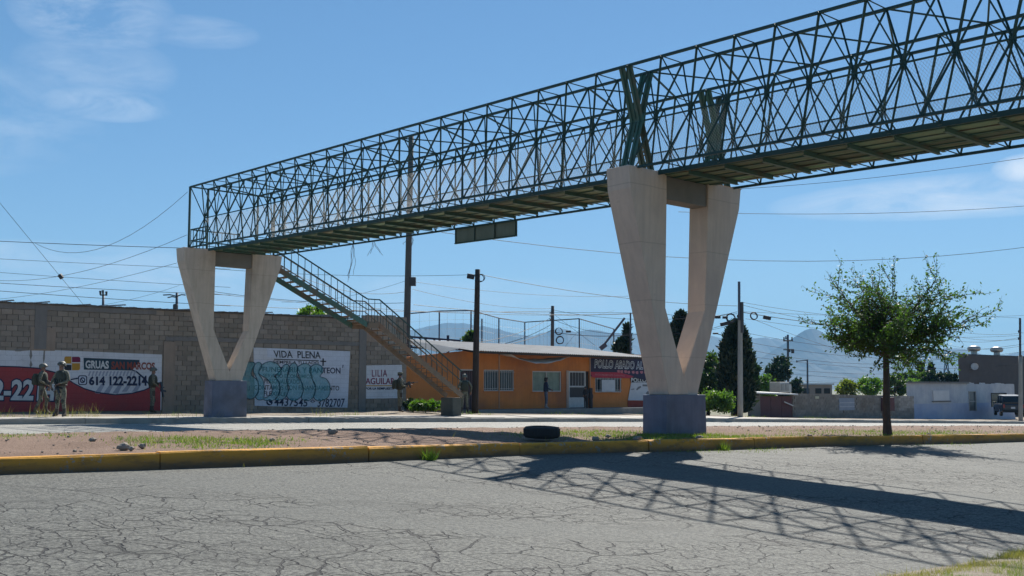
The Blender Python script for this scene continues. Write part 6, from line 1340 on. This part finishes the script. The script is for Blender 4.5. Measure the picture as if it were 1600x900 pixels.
# woman with folded arms on the porch, and a dark-clad figure by the door
s = pr(853, 636, 42.75)[0]; t = thing('person', RS(s, 42.75, zp), 'woman in a dark blue jacket and jeans on the porch before the curtained window', 'person', None, R(-80))
P, k = human(t, 1.58, {'ell': (-.24, .06, 1.16), 'wrl': (-.06, .27, 1.1), 'elr': (.24, .06, 1.14), 'wrr': (.05, .28, 1.06)}, (M_skin, M_jack, M_jean, M_shoe)); hd = P['face']
child('hair', shell([(hd.z-.12*k, hd.x, hd.y-.06*k, .085*k, .06*k), (hd.z-.02*k, hd.x, hd.y-.035*k, .095*k, .085*k), (hd.z+.05*k, hd.x, hd.y-.01*k, .096*k, .11*k), (hd.z+.105*k, hd.x, hd.y-.01*k, .07*k, .085*k)]), M_hair, t)
child('jacket', shell([(.96*k, 0, 0, .175*k, .14*k), (1.1*k, 0, 0, .165*k, .135*k), (1.3*k, 0, .01, .18*k, .14*k), (1.44*k, 0, 0, .16*k, .105*k), (1.5*k, 0, .01, .07*k, .07*k)]), M_jack, t)
s = pr(916, 640, 42.15)[0]; t = thing('person', RS(s, 42.15, zp), 'small figure in dark clothes standing at the porch post by the screen door', 'person', None, R(150))
P, k = human(t, 1.16, {'crown': (0, .1, 1.66), 'face': (0, .09, 1.6), 'jaw': (0, .08, 1.53), 'nose': (0, .19, 1.57), 'chin': (0, .15, 1.51), 'neck': (0, .04, 1.48), 'ell': (-.24, .08, 1.17), 'wrl': (-.12, .25, 1.05), 'elr': (.24, .06, 1.15), 'wrr': (.12, .26, 1.02)}, (M_skin, M_dcl, M_dcl, M_boot)); hd = P['face']
child('hair', shell([(hd.z-.05*k, hd.x, hd.y-.04*k, .09*k, .08*k), (hd.z+.04*k, hd.x, hd.y-.02*k, .1*k, .11*k), (hd.z+.11*k, hd.x, hd.y-.02*k, .07*k, .08*k)]), M_hair, t)
child('jacket', shell([(.8*k, 0, .0, .2*k, .16*k), (1.1*k, 0, 0, .18*k, .15*k), (1.42*k, 0, 0, .17*k, .12*k), (1.5*k, 0, .02, .08*k, .08*k)]), M_dcl, t)
tag(MB().tube([RS(pr(923, 606, 42.1)[0], 42.1, zp), RS(pr(923, 606, 42.1)[0], 42.1, zp+1.05)], .1, 8).ball(RS(pr(923, 606, 42.1)[0], 42.1, zp+.62), (.13, .13, .22)).build('rolled_bundle', M_dcl), 'dark upright rolled bundle leaning at the porch post', 'bundle')

# ------------------------------------------------------------------ air
hm_ = bpy.data.materials.new('haze_air'); hm_.use_nodes = True; t_ = hm_.node_tree; t_.nodes.remove(t_.nodes['Principled BSDF']); pv = t_.nodes.new('ShaderNodeVolumePrincipled')
pv.inputs['Color'].default_value = (.2, .58, 1.0, 1); pv.inputs['Density'].default_value = 1.2e-4; pv.inputs['Anisotropy'].default_value = 0.0
t_.links.new(pv.outputs[0], t_.nodes['Material Output'].inputs['Volume'])
hb = stuff(MB().box((0, 2500, 260), (14000, 14000, 540)).build('haze', hm_)); SC.cycles.volume_step_rate = 1
